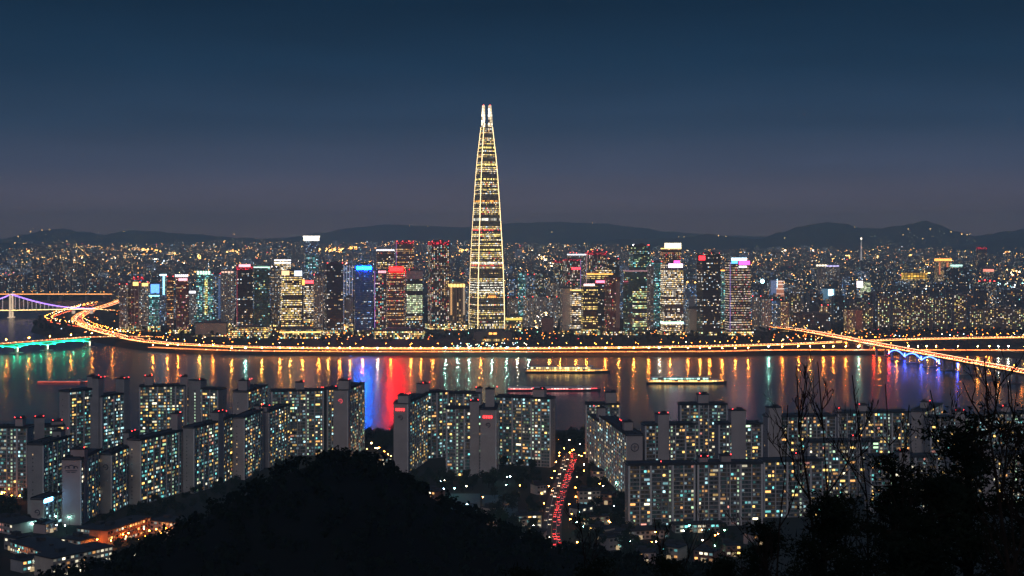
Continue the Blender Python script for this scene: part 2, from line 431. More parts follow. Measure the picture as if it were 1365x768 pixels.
def mass_lamp(me, x, y, z, rz=0.0):
    key = me.name
    if key not in MASS_L: MASS_L[key] = len(lampmass_m); lampmass_m.extend([me.materials[0], me.materials[1]])
    bake(lampmass, me, x, y, z, rz, (1, 1, 1), MASS_L[key])
def lamp(me, x, y, z, label, group, rz=0.0):
    o = link_mesh('street_lamp', me, None, (x, y, z), rz); tag(o, label, 'street lamp', group); LAMPS.append(o); return o
lm_or, lm_wh, lm_te, lm_am = (lamp_mesh(k, 9.0, 1.5, s) for k, s in (('orange', 1300), ('white', 650), ('teal', 800), ('amber', 900)))
px = 205.0; i = 0
while px < 1375:
    py = 469.6 if 300 < px < 1010 else (467.5 if px > 1010 else 465.5)
    x, y = pxy(px, py, 8.2)
    me = R.choices((lm_or, lm_am, lm_wh, lm_te), (6, 2, 1.8, .8))[0]
    if 590 < px < 730 and R.random() < .45: me = lm_te
    lamp(me, x, y, 8, 'street lamp standing along the waterside road of the far bank', 'waterside street lamps', R.random()*6)
    px += R.choice((13, 15, 16, 18, 22, 27)); i += 1
l2 = [lamp_mesh(k, 10.5, .95, s) for k, s in (('orange', 60), ('amber', 60), ('white', 40), ('cool', 40))]
lm_br = lamp_mesh('orange', 9, 1.3, 1100)
acc = 0.0
for a, b in zip(EXP, EXP[1:]):
    acc += (b-a).length
    if acc > 27:
        acc = 0.0
        t = (b-a); t.z = 0; t.normalize(); s = Vector((t.y, -t.x, 0))
        for sd in (-1, 1):
            if sd > 0 and R.random() < .45: continue
            p = a+s*(15.2*sd)
            if pxy(0, 0, 8) and -1150 < p.x < 1150: mass_lamp(R.choices(l2, (6, 3, 1, .4))[0], p.x, p.y, 8, R.random()*6)

# ------------------------------------------------------------------ landmark tower
YT = 3363.0; ST = YT/F
emi_gold = glow('gold_light', (1, .74, .36), 2.0, False)
def landmark():
    Z0 = 8.0
    t = thing('skyscraper', 'tallest tapering glass skyscraper with glowing gold edges and a split lantern top', 'skyscraper', (0, 0, 0))
    prof = [(437, 49, 648.5), (415, 48.6, 648.5), (385, 47.2, 648.4), (350, 44.6, 648.3), (320, 41.4, 648.1), (297, 38.6, 647.8), (265, 34.3, 647.9), (230, 29.4, 648.1), (205, 24.6, 648.3), (188, 20.2, 648.5), (168, 15.6, 648.8)]
    AN = math.radians(19.9); kk = math.sin(AN)+math.cos(AN)
    Cx, Cy = gx(648.4, YT), YT+34
    def half(py):
        for (a, wa, ca), (b, wb, cb) in zip(prof, prof[1:]):
            if b <= py <= a:
                q = (a-py)/(a-b); return (wa+(wb-wa)*q)*ST/kk/2
        return (prof[0][1] if py > 437 else 13.2)*ST/kk/2
    def sq(hw, ch=.06, gr=0.0):
        hw += gr; c = hw*ch; pts = []
        for sxx, syy, fl in ((-1, -1, 0), (1, -1, 1), (1, 1, 0), (-1, 1, 1)):
            a, b = (sxx*(hw-c), syy*hw), (sxx*hw, syy*(hw-c))
            pts += [b, a] if not fl else [a, b]
        # anticlockwise order
        ca, sa = math.cos(AN), math.sin(AN)
        # front corner on the left: rotate clockwise
        return [(Cx+x*ca+y*-sa*-1*0+(-y*sa*0) if False else Cx+x*ca-y*sa, Cy+x*sa+y*ca) for x, y in pts]
    fac = facade('landmark_glass', (.07, .07, .07), (.03, .035, .05), .47, .74, [(YEL, 4), (WARM, 3), (WHITE, 3), (COOL, .6), (REDC, .4)], 1.7, 2.6, 4.4, .9, .5, .15, 3, .35, .10)
    ys_ = [437+2]+[437-10*i for i in range(1, 27)]+[168]
    m = MB()
    for a, b in zip(ys_, ys_[1:]):
        A, B = sq(half(a)), sq(half(b)); m.prism(A, gz(a, YT), gz(b, YT), 0, None, 0, B, cap=(b == 168))
    m.build('glass_facade', fac, t)
    # glowing edges: one tube per corner
    for q in range(4):
        m = MB(); pts = []
        for y in ys_:
            A = sq(half(y), .06, .5); i0 = 2*q
            pts.append(((A[i0][0]+A[i0+1][0])/2, (A[i0][1]+A[i0+1][1])/2, gz(y, YT)))
        m.tube(pts, .75, 0, 5); m.build('edge_light', glow('edge_gold', (1, .70, .32), 4.0, True), t)
    # lit floors
    for y, hh, c, s in ((196, 2.2, YEL, 1.6), (208, 1.2, WARM, 1.2), (219, 2.2, YEL, 2.0), (238.5, 2.0, YEL, 1.6), (252, 1.4, YEL, 1.2), (268, 2.0, AMB, 1.4), (292.5, 3.2, WHITE, 1.3), (306.6, 1.6, REDC, 1.6),
                        (313, 1.4, YEL, 1.5), (333, 1.8, YEL, 1.4), (350.5, 1.6, WHITE, 1.8), (354, 1.6, REDC, 1.0), (377, 1.1, WHITE, 1.3), (380.3, 1.1, WHITE, 1.4), (383.6, 1.1, WHITE, 1.3), (386.9, 1.1, WHITE, 1.4), (390.2, 1.1, WHITE, 1.2)):
        m = MB(); seg = facade('lit_floor_%d_%g' % (int(c[1]*100), s), (.1, .1, .1), (.1, .1, .1), .86, .0, [(c, 1), (tuple(min(1, k*1.1) for k in c), 1)], s*1.5, 3.1, 900, .86, .99, .4, 5)
        m.prism(sq(half(y+hh/2), .06, .25), gz(y+hh/2, YT), gz(y-hh/2, YT), 0, None, 0, sq(half(y-hh/2), .06, .25)); m.build('lit_floor', seg, t)
    # split lantern: two curved prongs
    lan = facade('lantern_glass', (.5, .4, .25), (.6, .5, .4), .95, 0, [((1, .78, .44), 1), ((1, .85, .58), 1)], 4.2, 4.4, 7.0, .86, .84, .4, 9)
    ca, sa = math.cos(AN), math.sin(AN)
    for sgn, xa, xb, xc, xd in ((-1, 641.0, 646.1, 642.4, 645.9), (1, 650.3, 656.4, 650.5, 654.9)):
        m = MB(); prev = None
        for k in range(8):
            q = k/7; y = 168-29*q
            l, r = xa+(xc-xa)*q, xb+(xd-xb)*q
            dp = 11*(1-.35*q)
            X0, X1 = gx(l, YT), gx(r, YT)
            cur = ([(X0, Cy-dp*.6), (X1, Cy-dp), (X1, Cy+dp), (X0, Cy+dp*.6)] if sgn < 0 else [(X0, Cy-dp), (X1, Cy-dp*.6), (X1, Cy+dp*.6), (X0, Cy+dp)], gz(y, YT))
            if prev: m.prism(prev[0], prev[1], cur[1], 0, None, 0, cur[0], cap=(k == 7))
            prev = cur
        m.build('lantern_prong', lan, t)
    m = MB(); m.box((Cx, Cy, gz(166.5, YT)), (12, 12, 6), 0, AN); m.build('lantern_floor', darksteel, t)
    for xx in (644, 652.7):
        m = MB(); m.ball((gx(xx, YT), Cy, gz(138.5, YT)), .9, 0, 6, 4); m.build('aircraft_beacon', glow('beacon_red', (1, .05, .04), 12, False), t)
    # shop sign low on the front and the entrance storeys
    m = MB(); A = sq(half(395)); p, q = A[1], A[2]
    for f in (.42, .5, .58, .66):
        m.box((p[0]+(q[0]-p[0])*f, p[1]+(q[1]-p[1])*f-1.0, gz(395.5, YT)), (3.6, .8, 4.2), 0, AN)
    m.build('sign', glow('sign_amber', (1, .3, .04), 3, False), t)
    m = MB(); m.prism(sq(half(437), .06, .6), 8, gz(432, YT), 0); m.build('lit_lobby', facade('lobby', (.1, .09, .06), (.1, .1, .1), .75, .1, [(YEL, 3), (WHITE, 2)], 1.6, 3.4, 7, .7, .8, .4, 2), t)
landmark()

# ------------------------------------------------------------------ office and apartment towers on the far bank
PAL_W = [(WARM, 4), (YEL, 3), (WHITE, 3)]; PAL_M = [(WARM, 3), (WHITE, 4), (COOL, 3)]; PAL_C = [(COOL, 4), (WHITE, 3), (TEAL, 2)]
FM = {
 'dark': facade('f_dark', (.03, .03, .035), (.018, .02, .026), .20, .35, PAL_M, .95, 3.2, 4, .75, .5, .15, 1, .55, .012),
 'darkteal': facade('f_darkteal', (.02, .035, .04), (.012, .03, .036), .20, .40, [(GREEN, 3), (TEAL, 3), (YEL, 2), (COOL, 2)], .9, 3.4, 4, .8, .5, .15, 2, .6, .06),
 'tealbands': facade('f_tealbands', (.02, .035, .04), (.012, .03, .036), .46, .72, [(GREEN, 5), (YEL, 3), (WHITE, 1)], 1.0, 3.4, 4.4, .85, .5, .15, 4, .4, .02),
 'warmbands': facade('f_warmbands', (.06, .05, .045), (.04, .036, .03), .55, .6, [(YEL, 4), (WARM, 3), (WHITE, 3)], 1.05, 3, 4.6, .85, .5, .2, 5, .35, .02),
 'whitebands': facade('f_whitebands', (.09, .085, .09), (.04, .04, .045), .56, .6, [(WHITE, 5), (WARM, 3), (YEL, 1)], 1.0, 2.8, 4.2, .85, .55, .2, 6, .4, .03),
 'yellowband': facade('f_yellowband', (.04, .035, .04), (.02, .02, .025), .38, .75, [(YEL, 5), (WARM, 3)], 1.0, 3, 4.6, .85, .5, .15, 7, .35, .01),
 'maroon': facade('f_maroon', (.11, .04, .045), (.06, .02, .025), .26, .3, [(WARM, 5), (WHITE, 2), (REDC, 2.5), (ROSE, 1)], .85, 3, 3.6, .7, .5, .3, 8, .5, .06),
 'brownrows': facade('f_brownrows', (.09, .05, .05), (.05, .03, .03), .45, .62, [(WARM, 4), (AMB, 2), (WHITE, 1.5), (REDC, 1)], .9, 2.6, 4.6, .66, .42, .3, 9, .3, .03),
 'blue': facade('f_blue', (.01, .04, .16), (.008, .05, .22), .18, .4, [(BLU, 4), (COOL, 3), (WHITE, 2), (YEL, 1)], .9, 3, 4, .8, .45, .2, 10, .5, .10),
 'greengrid': facade('f_greengrid', (.03, .035, .03), (.05, .05, .04), .92, .12, [((.8, 1, .55), 4), ((.95, 1, .7), 3), ((1, .9, .5), 1)], .72, 3.4, 4.0, .76, .7, .3, 11, .2, .04),
 'apt': facade('f_apt', (.22, .2, .2), (.03, .03, .035), .30, .15, [(WARM, 4), (WHITE, 3), (COOL, 2)], .8, 3.2, 2.95, .5, .55, .2, 12, .5, .03),
 'aptdark': facade('f_aptdark', (.07, .065, .07), (.02, .022, .026), .26, .15, [(WARM, 4), (WHITE, 3), (COOL, 2), (GREEN, 1)], .85, 3.2, 2.95, .5, .6, .2, 13, .5, .03),
 'aptpale': facade('f_aptpale', (.34, .32, .32), (.05, .05, .055), .26, .1, [(WARM, 3), (WHITE, 4), (COOL, 2)], .8, 3.6, 2.95, .5, .55, .2, 14, .5, .03),
 'aptpink': facade('f_aptpink', (.33, .2, .17), (.06, .04, .035), .40, .1, [(WARM, 5), (YEL, 3), (WHITE, 2)], .95, 3.8, 2.95, .5, .6, .3, 15, .5, .05),
 'aptgold': facade('f_aptgold', (.15, .10, .085), (.025, .022, .02), .25, .05, [(YEL, 4), (WARM, 3), (GREEN, 2), (WHITE, 3)], 1.1, 4.6, 2.95, .48, .6, .3, 16, .45, .02),
 'aptblue': facade('f_aptblue', (.08, .12, .22), (.025, .05, .10), .28, .1, [(COOL, 4), (BLU, 3), (WHITE, 2), (WARM, 2)], .85, 3.2, 2.95, .55, .55, .2, 17, .5, .12),
 'cyan': facade('f_cyan', (.02, .09, .11), (.015, .08, .10), .34, .35, [(TEAL, 5), (COOL, 3), (GREEN, 1), (WHITE, 1)], .95, 3.4, 4, .75, .55, .2, 18, .6, .16),
 'stripes': facade('f_stripes', (.05, .045, .05), (.06, .06, .06), .62, .5, [(WHITE, 4), (ROSE, 1), (WARM, 3), (REDC, .4)], .5, 2.6, 5.2, .95, .38, .2, 19, .3, .06),
 'stripesred': facade('f_vert', (.07, .045, .05), (.035, .025, .03), .42, .1, [(WARM, 3), (WHITE, 3.5), (REDC, .7), (ROSE, .5), (TEAL, 1)], .85, 4.2, 3.8, .45, .7, .3, 20, .5, .03),
 'lowlit': facade('f_lowlit', (.10, .09, .08), (.04, .04, .04), .55, .3, [(WARM, 4), (YEL, 4), (WHITE, 2), (GREEN, 1), (TEAL, 1), (AMB, 2)], 1.6, 3.6, 4.2, .66, .6, .3, 21, .5, .04),
 'goldcol': facade('f_goldcol', (.25, .17, .10), (.02, .018, .016), .12, .1, [(WARM, 1)], .6, 5.2, 4, .55, .98, .3, 22, .3, .02),
 'farmix': facade('f_farmix', (.05, .055, .08), (.02, .022, .03), .20, .05, [(WARM, 6), (WHITE, 1.5), (COOL, 1.5), (YEL, 2), (AMB, 2.5)], 1.8, 5.2, 4.4, .42, .5, .3, 23, .7, .02),
 'fardark': facade('f_fardark', (.028, .034, .055), (.015, .018, .026), .17, .05, [(COOL, 3), (WHITE, 2.5), (WARM, 4), (TEAL, 1.2), (AMB, 1)], 2.0, 5.2, 4.4, .42, .5, .3, 24, .7, .02),
}
def sg(name, col, s): return glow('sign_'+name, col, s, True)
S_BLUE = sg('blue', (.0004, .15, 1), 300); S_RED = sg('red', (1, .0004, .0003), 230); S_WHITE = sg('white', (.9, .92, 1), 3.0); S_PINK = sg('pink', (1, .35, .4), 3.2)
S_MAG = sg('magenta', (1, .06, .45), 5); S_GOLD = sg('gold', (1, .62, .16), 3); S_CYAN = sg('cyan', (.3, .8, 1), 4); S_ICE = sg('ice', (.55, .85, 1), 7); S_CRED = facade('crown_red', (.06, .02, .025), (.05, .02, .02), .62, .1, [((1, .015, .04), 3), ((1, .05, .08), 1)], 2.2, 3.4, 2.6, .62, .66, .4, 41, .4, .05)
S_GRN = sg('mint', (.6, 1, .75), 3); S_CREAM = sg('cream', (1, .86, .6), 3.2); S_PURP = sg('purple', (.55, .2, 1), .9); S_ROSEL = sg('rose_line', (1, .5, .55), .6); S_BLUEL = sg('blue_line', (.15, .4, 1), 2.5)
S_AMB = sg('amber_big', (1, .36, .06), 4)
BEAC = glow('beacon_red', (1, .05, .04), 12, False); BEACW = glow('beacon_white', (1, .9, .9), 12, False)

class Tower:
    """rectangular tower on the far bank: visible column range, roof row, distance, turn of its plan."""
    def __init__(s, label, x0, x1, yt, Y, fm, ang=12, ratio=.8, cat='tower', name='office_tower', bevel=.0, zb=None, group=None, yb=None):
        s.Y = Y; s.label = label; a = math.radians(ang); s.a = a
        W = (x1-x0)*Y/F
        s.w = W/(math.cos(a)+ratio*abs(math.sin(a))); s.d = s.w*ratio
        s.cx = gx((x0+x1)/2, Y); hy = (s.w*abs(math.sin(a))+s.d*math.cos(a))/2
        s.cy = Y+hy; s.z0 = (8.0 if Y < 5000 else far_z(Y)-3) if zb is None else zb; s.z1 = gz(yt, Y)
        s.t = thing(name, label, cat, (s.cx, s.cy, s.z0), 0, group)
        s.fm = FM[fm] if isinstance(fm, str) else fm
        m = MB()
        p = s.poly(0); m.prism(p, 0, s.z1-s.z0, 0, 1, R.randint(0, 40)*3.2)
        m.build('facade', [s.fm, roofm], s.t)
        # parapet and roof plant
        m = MB(); h = s.z1-s.z0
        for i in range(4):
            pa, pb = p[i], p[(i+1) % 4]; m.tube([(*pa, h+.6), (*pb, h+.6)], .7, 0, 4)
        m.box((0, 0, h+2.4), (s.w*.5, s.d*.5, 4.8), 0, a); m.box((s.w*.12, 0, h+5.4), (s.w*.2, s.d*.25, 1.4), 0, a)
        m.build('roof_plant', roofbeam, s.t)
    def poly(s, g):
        ca, sa = math.cos(s.a), math.sin(s.a); hw, hd = s.w/2+g, s.d/2+g
        return [(x*ca-y*sa, x*sa+y*ca) for x, y in ((-hw, -hd), (hw, -hd), (hw, hd), (-hw, hd))]
    def zz(s, py): return gz(py, s.Y)-s.z0
    def front(s, u, out=0.6):
        ca, sa = math.cos(s.a), math.sin(s.a); x = (u-.5)*s.w; y = -s.d/2-out
        return (x*ca-y*sa, x*sa+y*ca)
    def crown(s, hp, mat, name='lit_crown', g=.5):
        m = MB(); z = s.z1-s.z0; m.prism(s.poly(g), z-hp*s.Y/F, z+.8, 0); m.build(name, mat, s.t); return s
    def band(s, py, hp, mat, g=.35):
        m = MB(); m.prism(s.poly(g), s.zz(py+hp/2), s.zz(py-hp/2), 0); m.build('lit_floor', mat, s.t); return s
    def sign(s, u0, u1, ya, yb, mat, name='rooftop_sign', out=.9, glyphs=0):
        m = MB(); c = s.front((u0+u1)/2, out); z0, z1 = s.zz(yb), s.zz(ya)
        if glyphs:
            n = glyphs; L = (u1-u0)*s.w
            for k in range(n):
                c = s.front(u0+(u1-u0)*(k+.5)/n, out); m.box((*c, (z0+z1)/2), (L/n*.72, 1.2, z1-z0), 0, s.a)
        else: m.box((*c, (z0+z1)/2), ((u1-u0)*s.w, 1.2, z1-z0), 0, s.a)
        sgo = m.build(name, mat, s.t)
        f = MB(); c = s.front((u0+u1)/2, out-.75); f.box((*c, (z0+z1)/2), ((u1-u0)*s.w+1.6, .4, z1-z0+1.6), 0, s.a); f.build('sign_frame', darksteel, sgo)
        return s
    def edge(s, which, mat, ya=None, r=.6):
        p = s.poly(.4)[which]; m = MB(); m.tube([(*p, 3), (*p, (s.zz(ya) if ya else s.z1-s.z0))], r, 0, 5); m.build('edge_light', mat, s.t); return s
    def beacons(s, pts=((.05, 0), (.95, 0)), mat=None, r=.9):
        for u, dz in pts:
            c = s.front(u, -1.5); m = MB(); m.tube([(*c, s.z1-s.z0), (*c, s.z1-s.z0+2+dz)], .2, 1, 4); m.ball((*c, s.z1-s.z0+2.4+dz), r, 0, 6, 4); m.build('aircraft_beacon', [mat or BEAC, darksteel], s.t)
        return s
    def tier(s, frac, yt, fm=None, off=0.0, g=None):
        """a narrower upper tier on the roof"""
        m = MB(); z = s.z1-s.z0; ca, sa = math.cos(s.a), math.sin(s.a); hw, hd = s.w*frac/2, s.d*frac/2; ox = off*s.w
        pp = [((x+ox)*ca-y*sa, (x+ox)*sa+y*ca) for x, y in ((-hw, -hd), (hw, -hd), (hw, hd), (-hw, hd))]
        m.prism(pp, z, s.zz(yt), 0, 1); m.build('upper_tier', [fm or s.fm, roofm], s.t); return s
    def fins(s, n, mat, wd=1.2, ya=None, yb=None):
        z0 = s.zz(yb) if yb else 2; z1 = s.zz(ya) if ya else s.z1-s.z0+1.5
        m = MB()
        for k in range(n):
            c = s.front(k/(n-1) if n > 1 else .5, .5); m.box((*c, (z0+z1)/2), (wd, 1.0, z1-z0), 0, s.a)
        m.build('facade_fins', mat, s.t); return s
    def podium(s, hp, fm='lowlit', k=1.25):
        m = MB(); h = hp*s.Y/F; q = [(x*k, y*k) for x, y in s.poly(0)]
        m.prism(q, 0, h, 0, 1); m.build('podium', [FM[fm], roofm], s.t); return s
    def flat(s, u0, u1, ya, yb, mat, name='wall_panel', out=.5, thick=.8):
        m = MB(); c = s.front((u0+u1)/2, out); z0, z1 = max(0, s.zz(yb)), s.zz(ya); m.box((*c, (z0+z1)/2), ((u1-u0)*s.w, thick, z1-z0), 0, s.a, True); m.build(name, mat, s.t); return s

T = Tower
FARG = 'towers of the far-bank skyline'
# -- left group
T('slim dark apartment tower at the left end of the skyline', 157, 169, 380, 3230, 'apt', 10, .9, name='apartment_tower').beacons().podium(6)
T('pinkish apartment tower with a yellow lit crown box, second from the skyline left end', 168.5, 184, 379, 3260, 'maroon', 8, .8, name='apartment_tower').sign(.5, 1.0, 376, 381, S_GOLD).fins(4, plasterp, 1.6).podium(6)
T('brown apartment tower with an amber roof sign beside the pinkish one', 184.5, 197, 377.5, 3270, 'apt', 8, .8, name='apartment_tower').sign(.3, 1.0, 377.5, 381.5, S_GOLD).fins(3, plasterp, 1.6).beacons()
T('pale tower behind two brown apartment towers with red lamps on its roof', 175, 190, 371, 3600, 'aptblue', 10, name='apartment_tower').crown(2.0, S_CRED).beacons(((.1, 0), (.5, 1), (.9, 0)))
T('teal topped mid-rise in front of the blue lit screen', 197, 211, 394, 3250, 'cyan', 10).crown(1.2, S_CYAN).podium(8)
T('mid-rise carrying a glowing blue media screen on its upper floors', 198, 213, 378, 3600, 'blue', 8).sign(.1, .92, 379, 391, glow('screen_blue', (.1, .32, 1), 3.0), 'media_screen')
T('slender tower with one tall vertical strip of icy blue light', 212, 221, 366, 3500, 'aptblue', 12).flat(.45, .75, 367, 393, glow('ice_strip', (.3, .75, 1), 3.2), 'light_strip').crown(1.6, S_ICE)
T('narrow dark apartment tower lit in rows, left half of the white signed pair', 221, 231, 370, 3190, 'brownrows', 12, name='apartment_tower').beacons().podium(5)
T('dark maroon apartment tower topped by a long white roof sign', 231.5, 250.5, 369, 3180, 'maroon', 14, name='apartment_tower').sign(-.1, .98, 366, 369.3, S_WHITE, glyphs=7).sign(.2, .9, 371, 374.5, S_PINK).podium(5)
T('small pale block with a white lit sign behind the maroon tower', 251, 261, 388, 3500, 'aptpale', 6).sign(.05, .95, 388, 391, S_WHITE)
T('turquoise lit office tower under a white green crown sign', 258, 283, 364, 3420, 'cyan', 12).sign(.02, .85, 361.5, 366, S_GRN, glyphs=5).flat(.5, .68, 372, 420, facade('f_stairlit', (.05, .06, .04), (.1, .1, .05), .9, 0, [(YEL, 3), (GREEN, 2)], 1.3, 3, 4.4, .9, .55, .4, 3), 'lit_stairwell').podium(16, 'cyan')
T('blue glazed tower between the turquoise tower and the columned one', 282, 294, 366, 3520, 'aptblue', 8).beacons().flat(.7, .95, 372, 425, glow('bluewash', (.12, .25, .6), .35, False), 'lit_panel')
T('lilac grey residential tower with tall pale columns and peach crown', 292.5, 311, 362, 3360, 'aptpale', 10, name='apartment_tower').crown(1.6, glow('peach', (1, .6, .42), 2.0)).fins(5, plaster, 1.8).podium(7)
T('black glass tower with a glowing red crown', 312, 336, 355, 3150, 'dark', 15).crown(5, S_CRED).sign(.1, .85, 352.5, 356, S_PINK).edge(0, glow('red_line', (1, .03, .12), .7), None, .4).podium(9)
T('black tower with a thin mint roof line, right neighbour of the red crowned one', 335.5, 358.5, 356, 3140, 'darkteal', 12).crown(1.0, S_GRN).podium(9)
T('apartment tower edged by pale blue lamps beside the warm banded block', 359.5, 373, 357, 3300, 'apt', 10, name='apartment_tower').beacons(((.1, 0), (.6, 0)), BEACW).podium(8)
T('pale banded tower top showing above the warm banded block', 363, 387, 345, 3720, 'whitebands', 10).band(347, 1.6, S_WHITE).band(350.5, 1.4, S_WHITE)
T('squat tower banded with warm yellow floors under a white roof sign', 372, 402, 362, 3130, 'warmbands', 9).sign(.0, .38, 361, 367, glow('sign_tan', (1, .62, .3), 2.2), 'rooftop_sign', .9).sign(.62, 1.0, 361, 368, glow('sign_pale', (.7, .82, 1), 2.2)).podium(7)
b5 = T('tall blue glass tower with a flared white glowing crown', 403, 424.5, 318, 3560, 'aptblue', 10)
b5.crown(3.0, S_CREAM, g=1.2).flat(.05, .95, 340, 360, FM['cyan'], 'sky_lobby')
m = MB(); z = b5.z1-b5.z0; m.prism(b5.poly(.8), z+1, z+6.5, 0, None, 0, b5.poly(3.2)); m.build('flared_crown', glow('crown_white', (1, .9, .74), 3.2), b5.t)
T('lit tower with a glowing red roof sign below the flared crown tower', 403, 418, 376, 3240, 'whitebands', 8).sign(.1, 1.0, 374, 378, sg('red_small', (1, .03, .04), 9)).sign(-.15, .12, 373, 380, S_AMB).podium(14)
T('pinkish ribbed tower with a red lamp, left of the black tower', 417, 430, 368, 3190, 'apt', 8, name='apartment_tower').fins(4, plasterp, 2.2).beacons(((.05, 1),))
T('black office tower with scattered yellow floors and small red roof lamps', 430, 457, 352, 3120, 'dark', 16, .9).beacons(((.05, 0), (.95, 0))).crown(1.2, darksteel, 'roof_edge').podium(6)
T('slim white tower with vertical light ribs between black and blue towers', 457.5, 469.5, 354, 3420, 'aptblue', 6).fins(4, glow('ribwhite', (.55, .6, 1), .55, False), 1.3).beacons(((.3, 3),), glow('beacon_rose', (1, .4, .5), 8, False), 1.6)
T('short cream building with golden lit base in front of the slim white tower', 457.5, 470, 397, 3180, 'aptpale', 6, name='office_building').flat(.25, .75, 399, 415, plaster, 'wall_panel').podium(12, 'lowlit', 1.05)
T('blue glass tower under a bright blue crown sign', 470, 496.5, 354, 3110, 'blue', 10).sign(.10, .90, 355.5, 359.3, S_BLUE).podium(7, 'lowlit', 1.15)
T('tower with amber lit upper floors and a white crown line', 500, 525, 333, 3520, 'brownrows', 10).crown(1.4, S_WHITE).flat(.04, .96, 341, 354, FM['warmbands'], 'sky_lobby', .7)
T('reddish brown tower with lit rows and a red lamped crown', 526, 551.5, 323, 3560, 'brownrows', 8).crown(2.2, S_CRED).beacons(((.03, 0), (.35, 0), (.7, 0), (.97, 0))).edge(0, S_PURP, None, .35)
T('mauve tower with purple corner light left of the red sign', 497.5, 516, 361, 3180, 'stripesred', 10).edge(0, S_PURP).sign(.25, .9, 361, 364, S_PINK, glyphs=4).podium(8)
T('maroon tower under a large glowing red roof sign', 514, 538, 362, 3120, 'brownrows', 12).sign(.08, .95, 356.2, 361.8, S_RED).podium(8)
T('tower with a green lit glass grid under a dark mauve head', 538, 563.5, 361, 3105, 'dark', 10).flat(.04, .98, 379, 388, FM['greengrid'], 'lit_glazing', .4).flat(.04, .98, 393.5, 418, FM['greengrid'], 'lit_glazing', .4).flat(.04, .98, 421, 427, FM['warmbands'], 'lit_glazing', .4).flat(.0, 1.0, 361, 372, plasterp, 'head_panel', .3).podium(6)
T('tall black residential tower crowned with red lights left of the skyscraper', 569, 598.5, 323, 3330, 'stripesred', 18, .9, name='apartment_tower').crown(4.0, S_CRED).beacons(((.03, 0), (.5, 1), (.97, 0))).fins(6, darksteel, 1.4).podium(7)
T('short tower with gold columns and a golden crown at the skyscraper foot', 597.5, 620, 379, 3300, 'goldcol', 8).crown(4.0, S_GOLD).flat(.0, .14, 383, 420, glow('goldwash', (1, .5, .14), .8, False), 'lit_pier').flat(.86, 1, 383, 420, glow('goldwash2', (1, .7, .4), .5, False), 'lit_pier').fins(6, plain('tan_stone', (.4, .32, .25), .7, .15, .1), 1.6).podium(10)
# -- right group
T('dim slim tower with a red lamp left of the red signed towers', 738.5, 752, 349, 3900, 'aptdark', 10, name='apartment_tower').crown(1.0, S_CRED).beacons()
T('purple black tower with a red roof line and red sign', 751.5, 774, 346, 3480, 'stripesred', 14).crown(2.0, S_CRED).sign(.35, .98, 356.5, 359.5, sg('red_mid', (1, .03, .05), 6), glyphs=5).edge(1, S_PURP, None, .4)
T('tower with a white roof line and violet edges behind the red lined one', 757, 781.5, 339, 3650, 'apt', 12).crown(1.2, S_WHITE).beacons(((.0, 2), (.2, 2), (.4, 1))).edge(1, S_ROSEL, None, .6).edge(0, S_ROSEL, None, .5)
T('broad lit tower whose whole roof edge glows red', 781, 809, 337, 3660, 'stripesred', 8).crown(3.2, S_CRED).beacons(((.0, 0), (.25, 1), (.5, 4), (.75, 4), (1, 0))).fins(5, plasterp, 1.3)
T('dark narrow tower right of the red roofed tower', 809, 825.5, 346, 3700, 'dark', 6).beacons()
T('stepped block of amber lit floors in front of the red roofed tower', 783.5, 817, 365, 3420, 'yellowband', 6).tier(.62, 358, FM['warmbands'], .18).crown(1.2, S_AMB)
T('beige windowless slab tower beside the banded office slab', 746.5, 761, 384.5, 3160, 'aptpale', 20, name='office_building').flat(.0, 1.0, 385, 433, plain('beige_panel', (.42, .36, .32), .8, .15, .1), 'blank_wall').podium(5)
T('slim office slab banded with cream floors and amber top', 761, 775, 384, 3150, 'whitebands', 6).band(387, 1.6, S_GOLD).fins(2, paleconc, 1.0).podium(5)
T('black block with yellow floors under a white pink sign', 775, 797, 381.5, 3130, 'yellowband', 8).sign(.05, .78, 378.5, 381.2, sg('blush', (1, .6, .6), 4)).podium(6)
T('dark block under a long pink roof sign', 792, 810, 376, 3200, 'dark', 6).sign(.05, .98, 374, 377.2, sg('pink_long', (1, .12, .2), 6))
T('dark brown rounded slab with a tan side wall', 807, 826.5, 370, 3120, 'maroon', 20, .9).flat(.62, 1.0, 375, 437, plain('tan_wall', (.33, .23, .19), .8, .15, .1), 'blank_wall').podium(5)
T('tall dark teal tower with a white lamp on its left roof corner', 840, 867.5, 328, 3420, 'darkteal', 12).beacons(((.02, 0),), BEACW, 1.6).beacons(((.9, 0),), None, 1.5).crown(1.0, darksteel, 'roof_edge')
T('lower teal black tower with bands of green yellow floors', 832.5, 863, 361, 3120, 'darkteal', 14).flat(.22, .98, 384, 436, FM['tealbands'], 'lit_glazing', .4).crown(1.0, S_ROSEL).podium(5)
T('grey tower of pale ribs tucked behind the teal black tower', 862, 871, 355, 3300, 'apt', 8, name='apartment_tower').fins(3, plasterp, 2.0).beacons(((.5, 0),), BEACW)
T('teal glass tower with scattered cool lights left of the white crowned one', 868, 883, 350, 3380, 'cyan', 8).beacons()
T('tall tower with a bright white lattice crown', 883, 908.5, 331, 3560, 'brownrows', 8).crown(1.0, S_GOLD).sign(.0, 1.0, 324, 331, sg('lattice', (1, .86, .58), 3.4), glyphs=9)
T('broad cream banded tower with a white and magenta sign', 882.5, 911.5, 353, 3130, 'whitebands', 8).sign(.22, .95, 351.8, 356.8, sg('white_violet', (.9, .62, 1), 6)).sign(.5, .8, 347.5, 351, S_MAG).band(430.5, 3.0, S_GRN).podium(5)
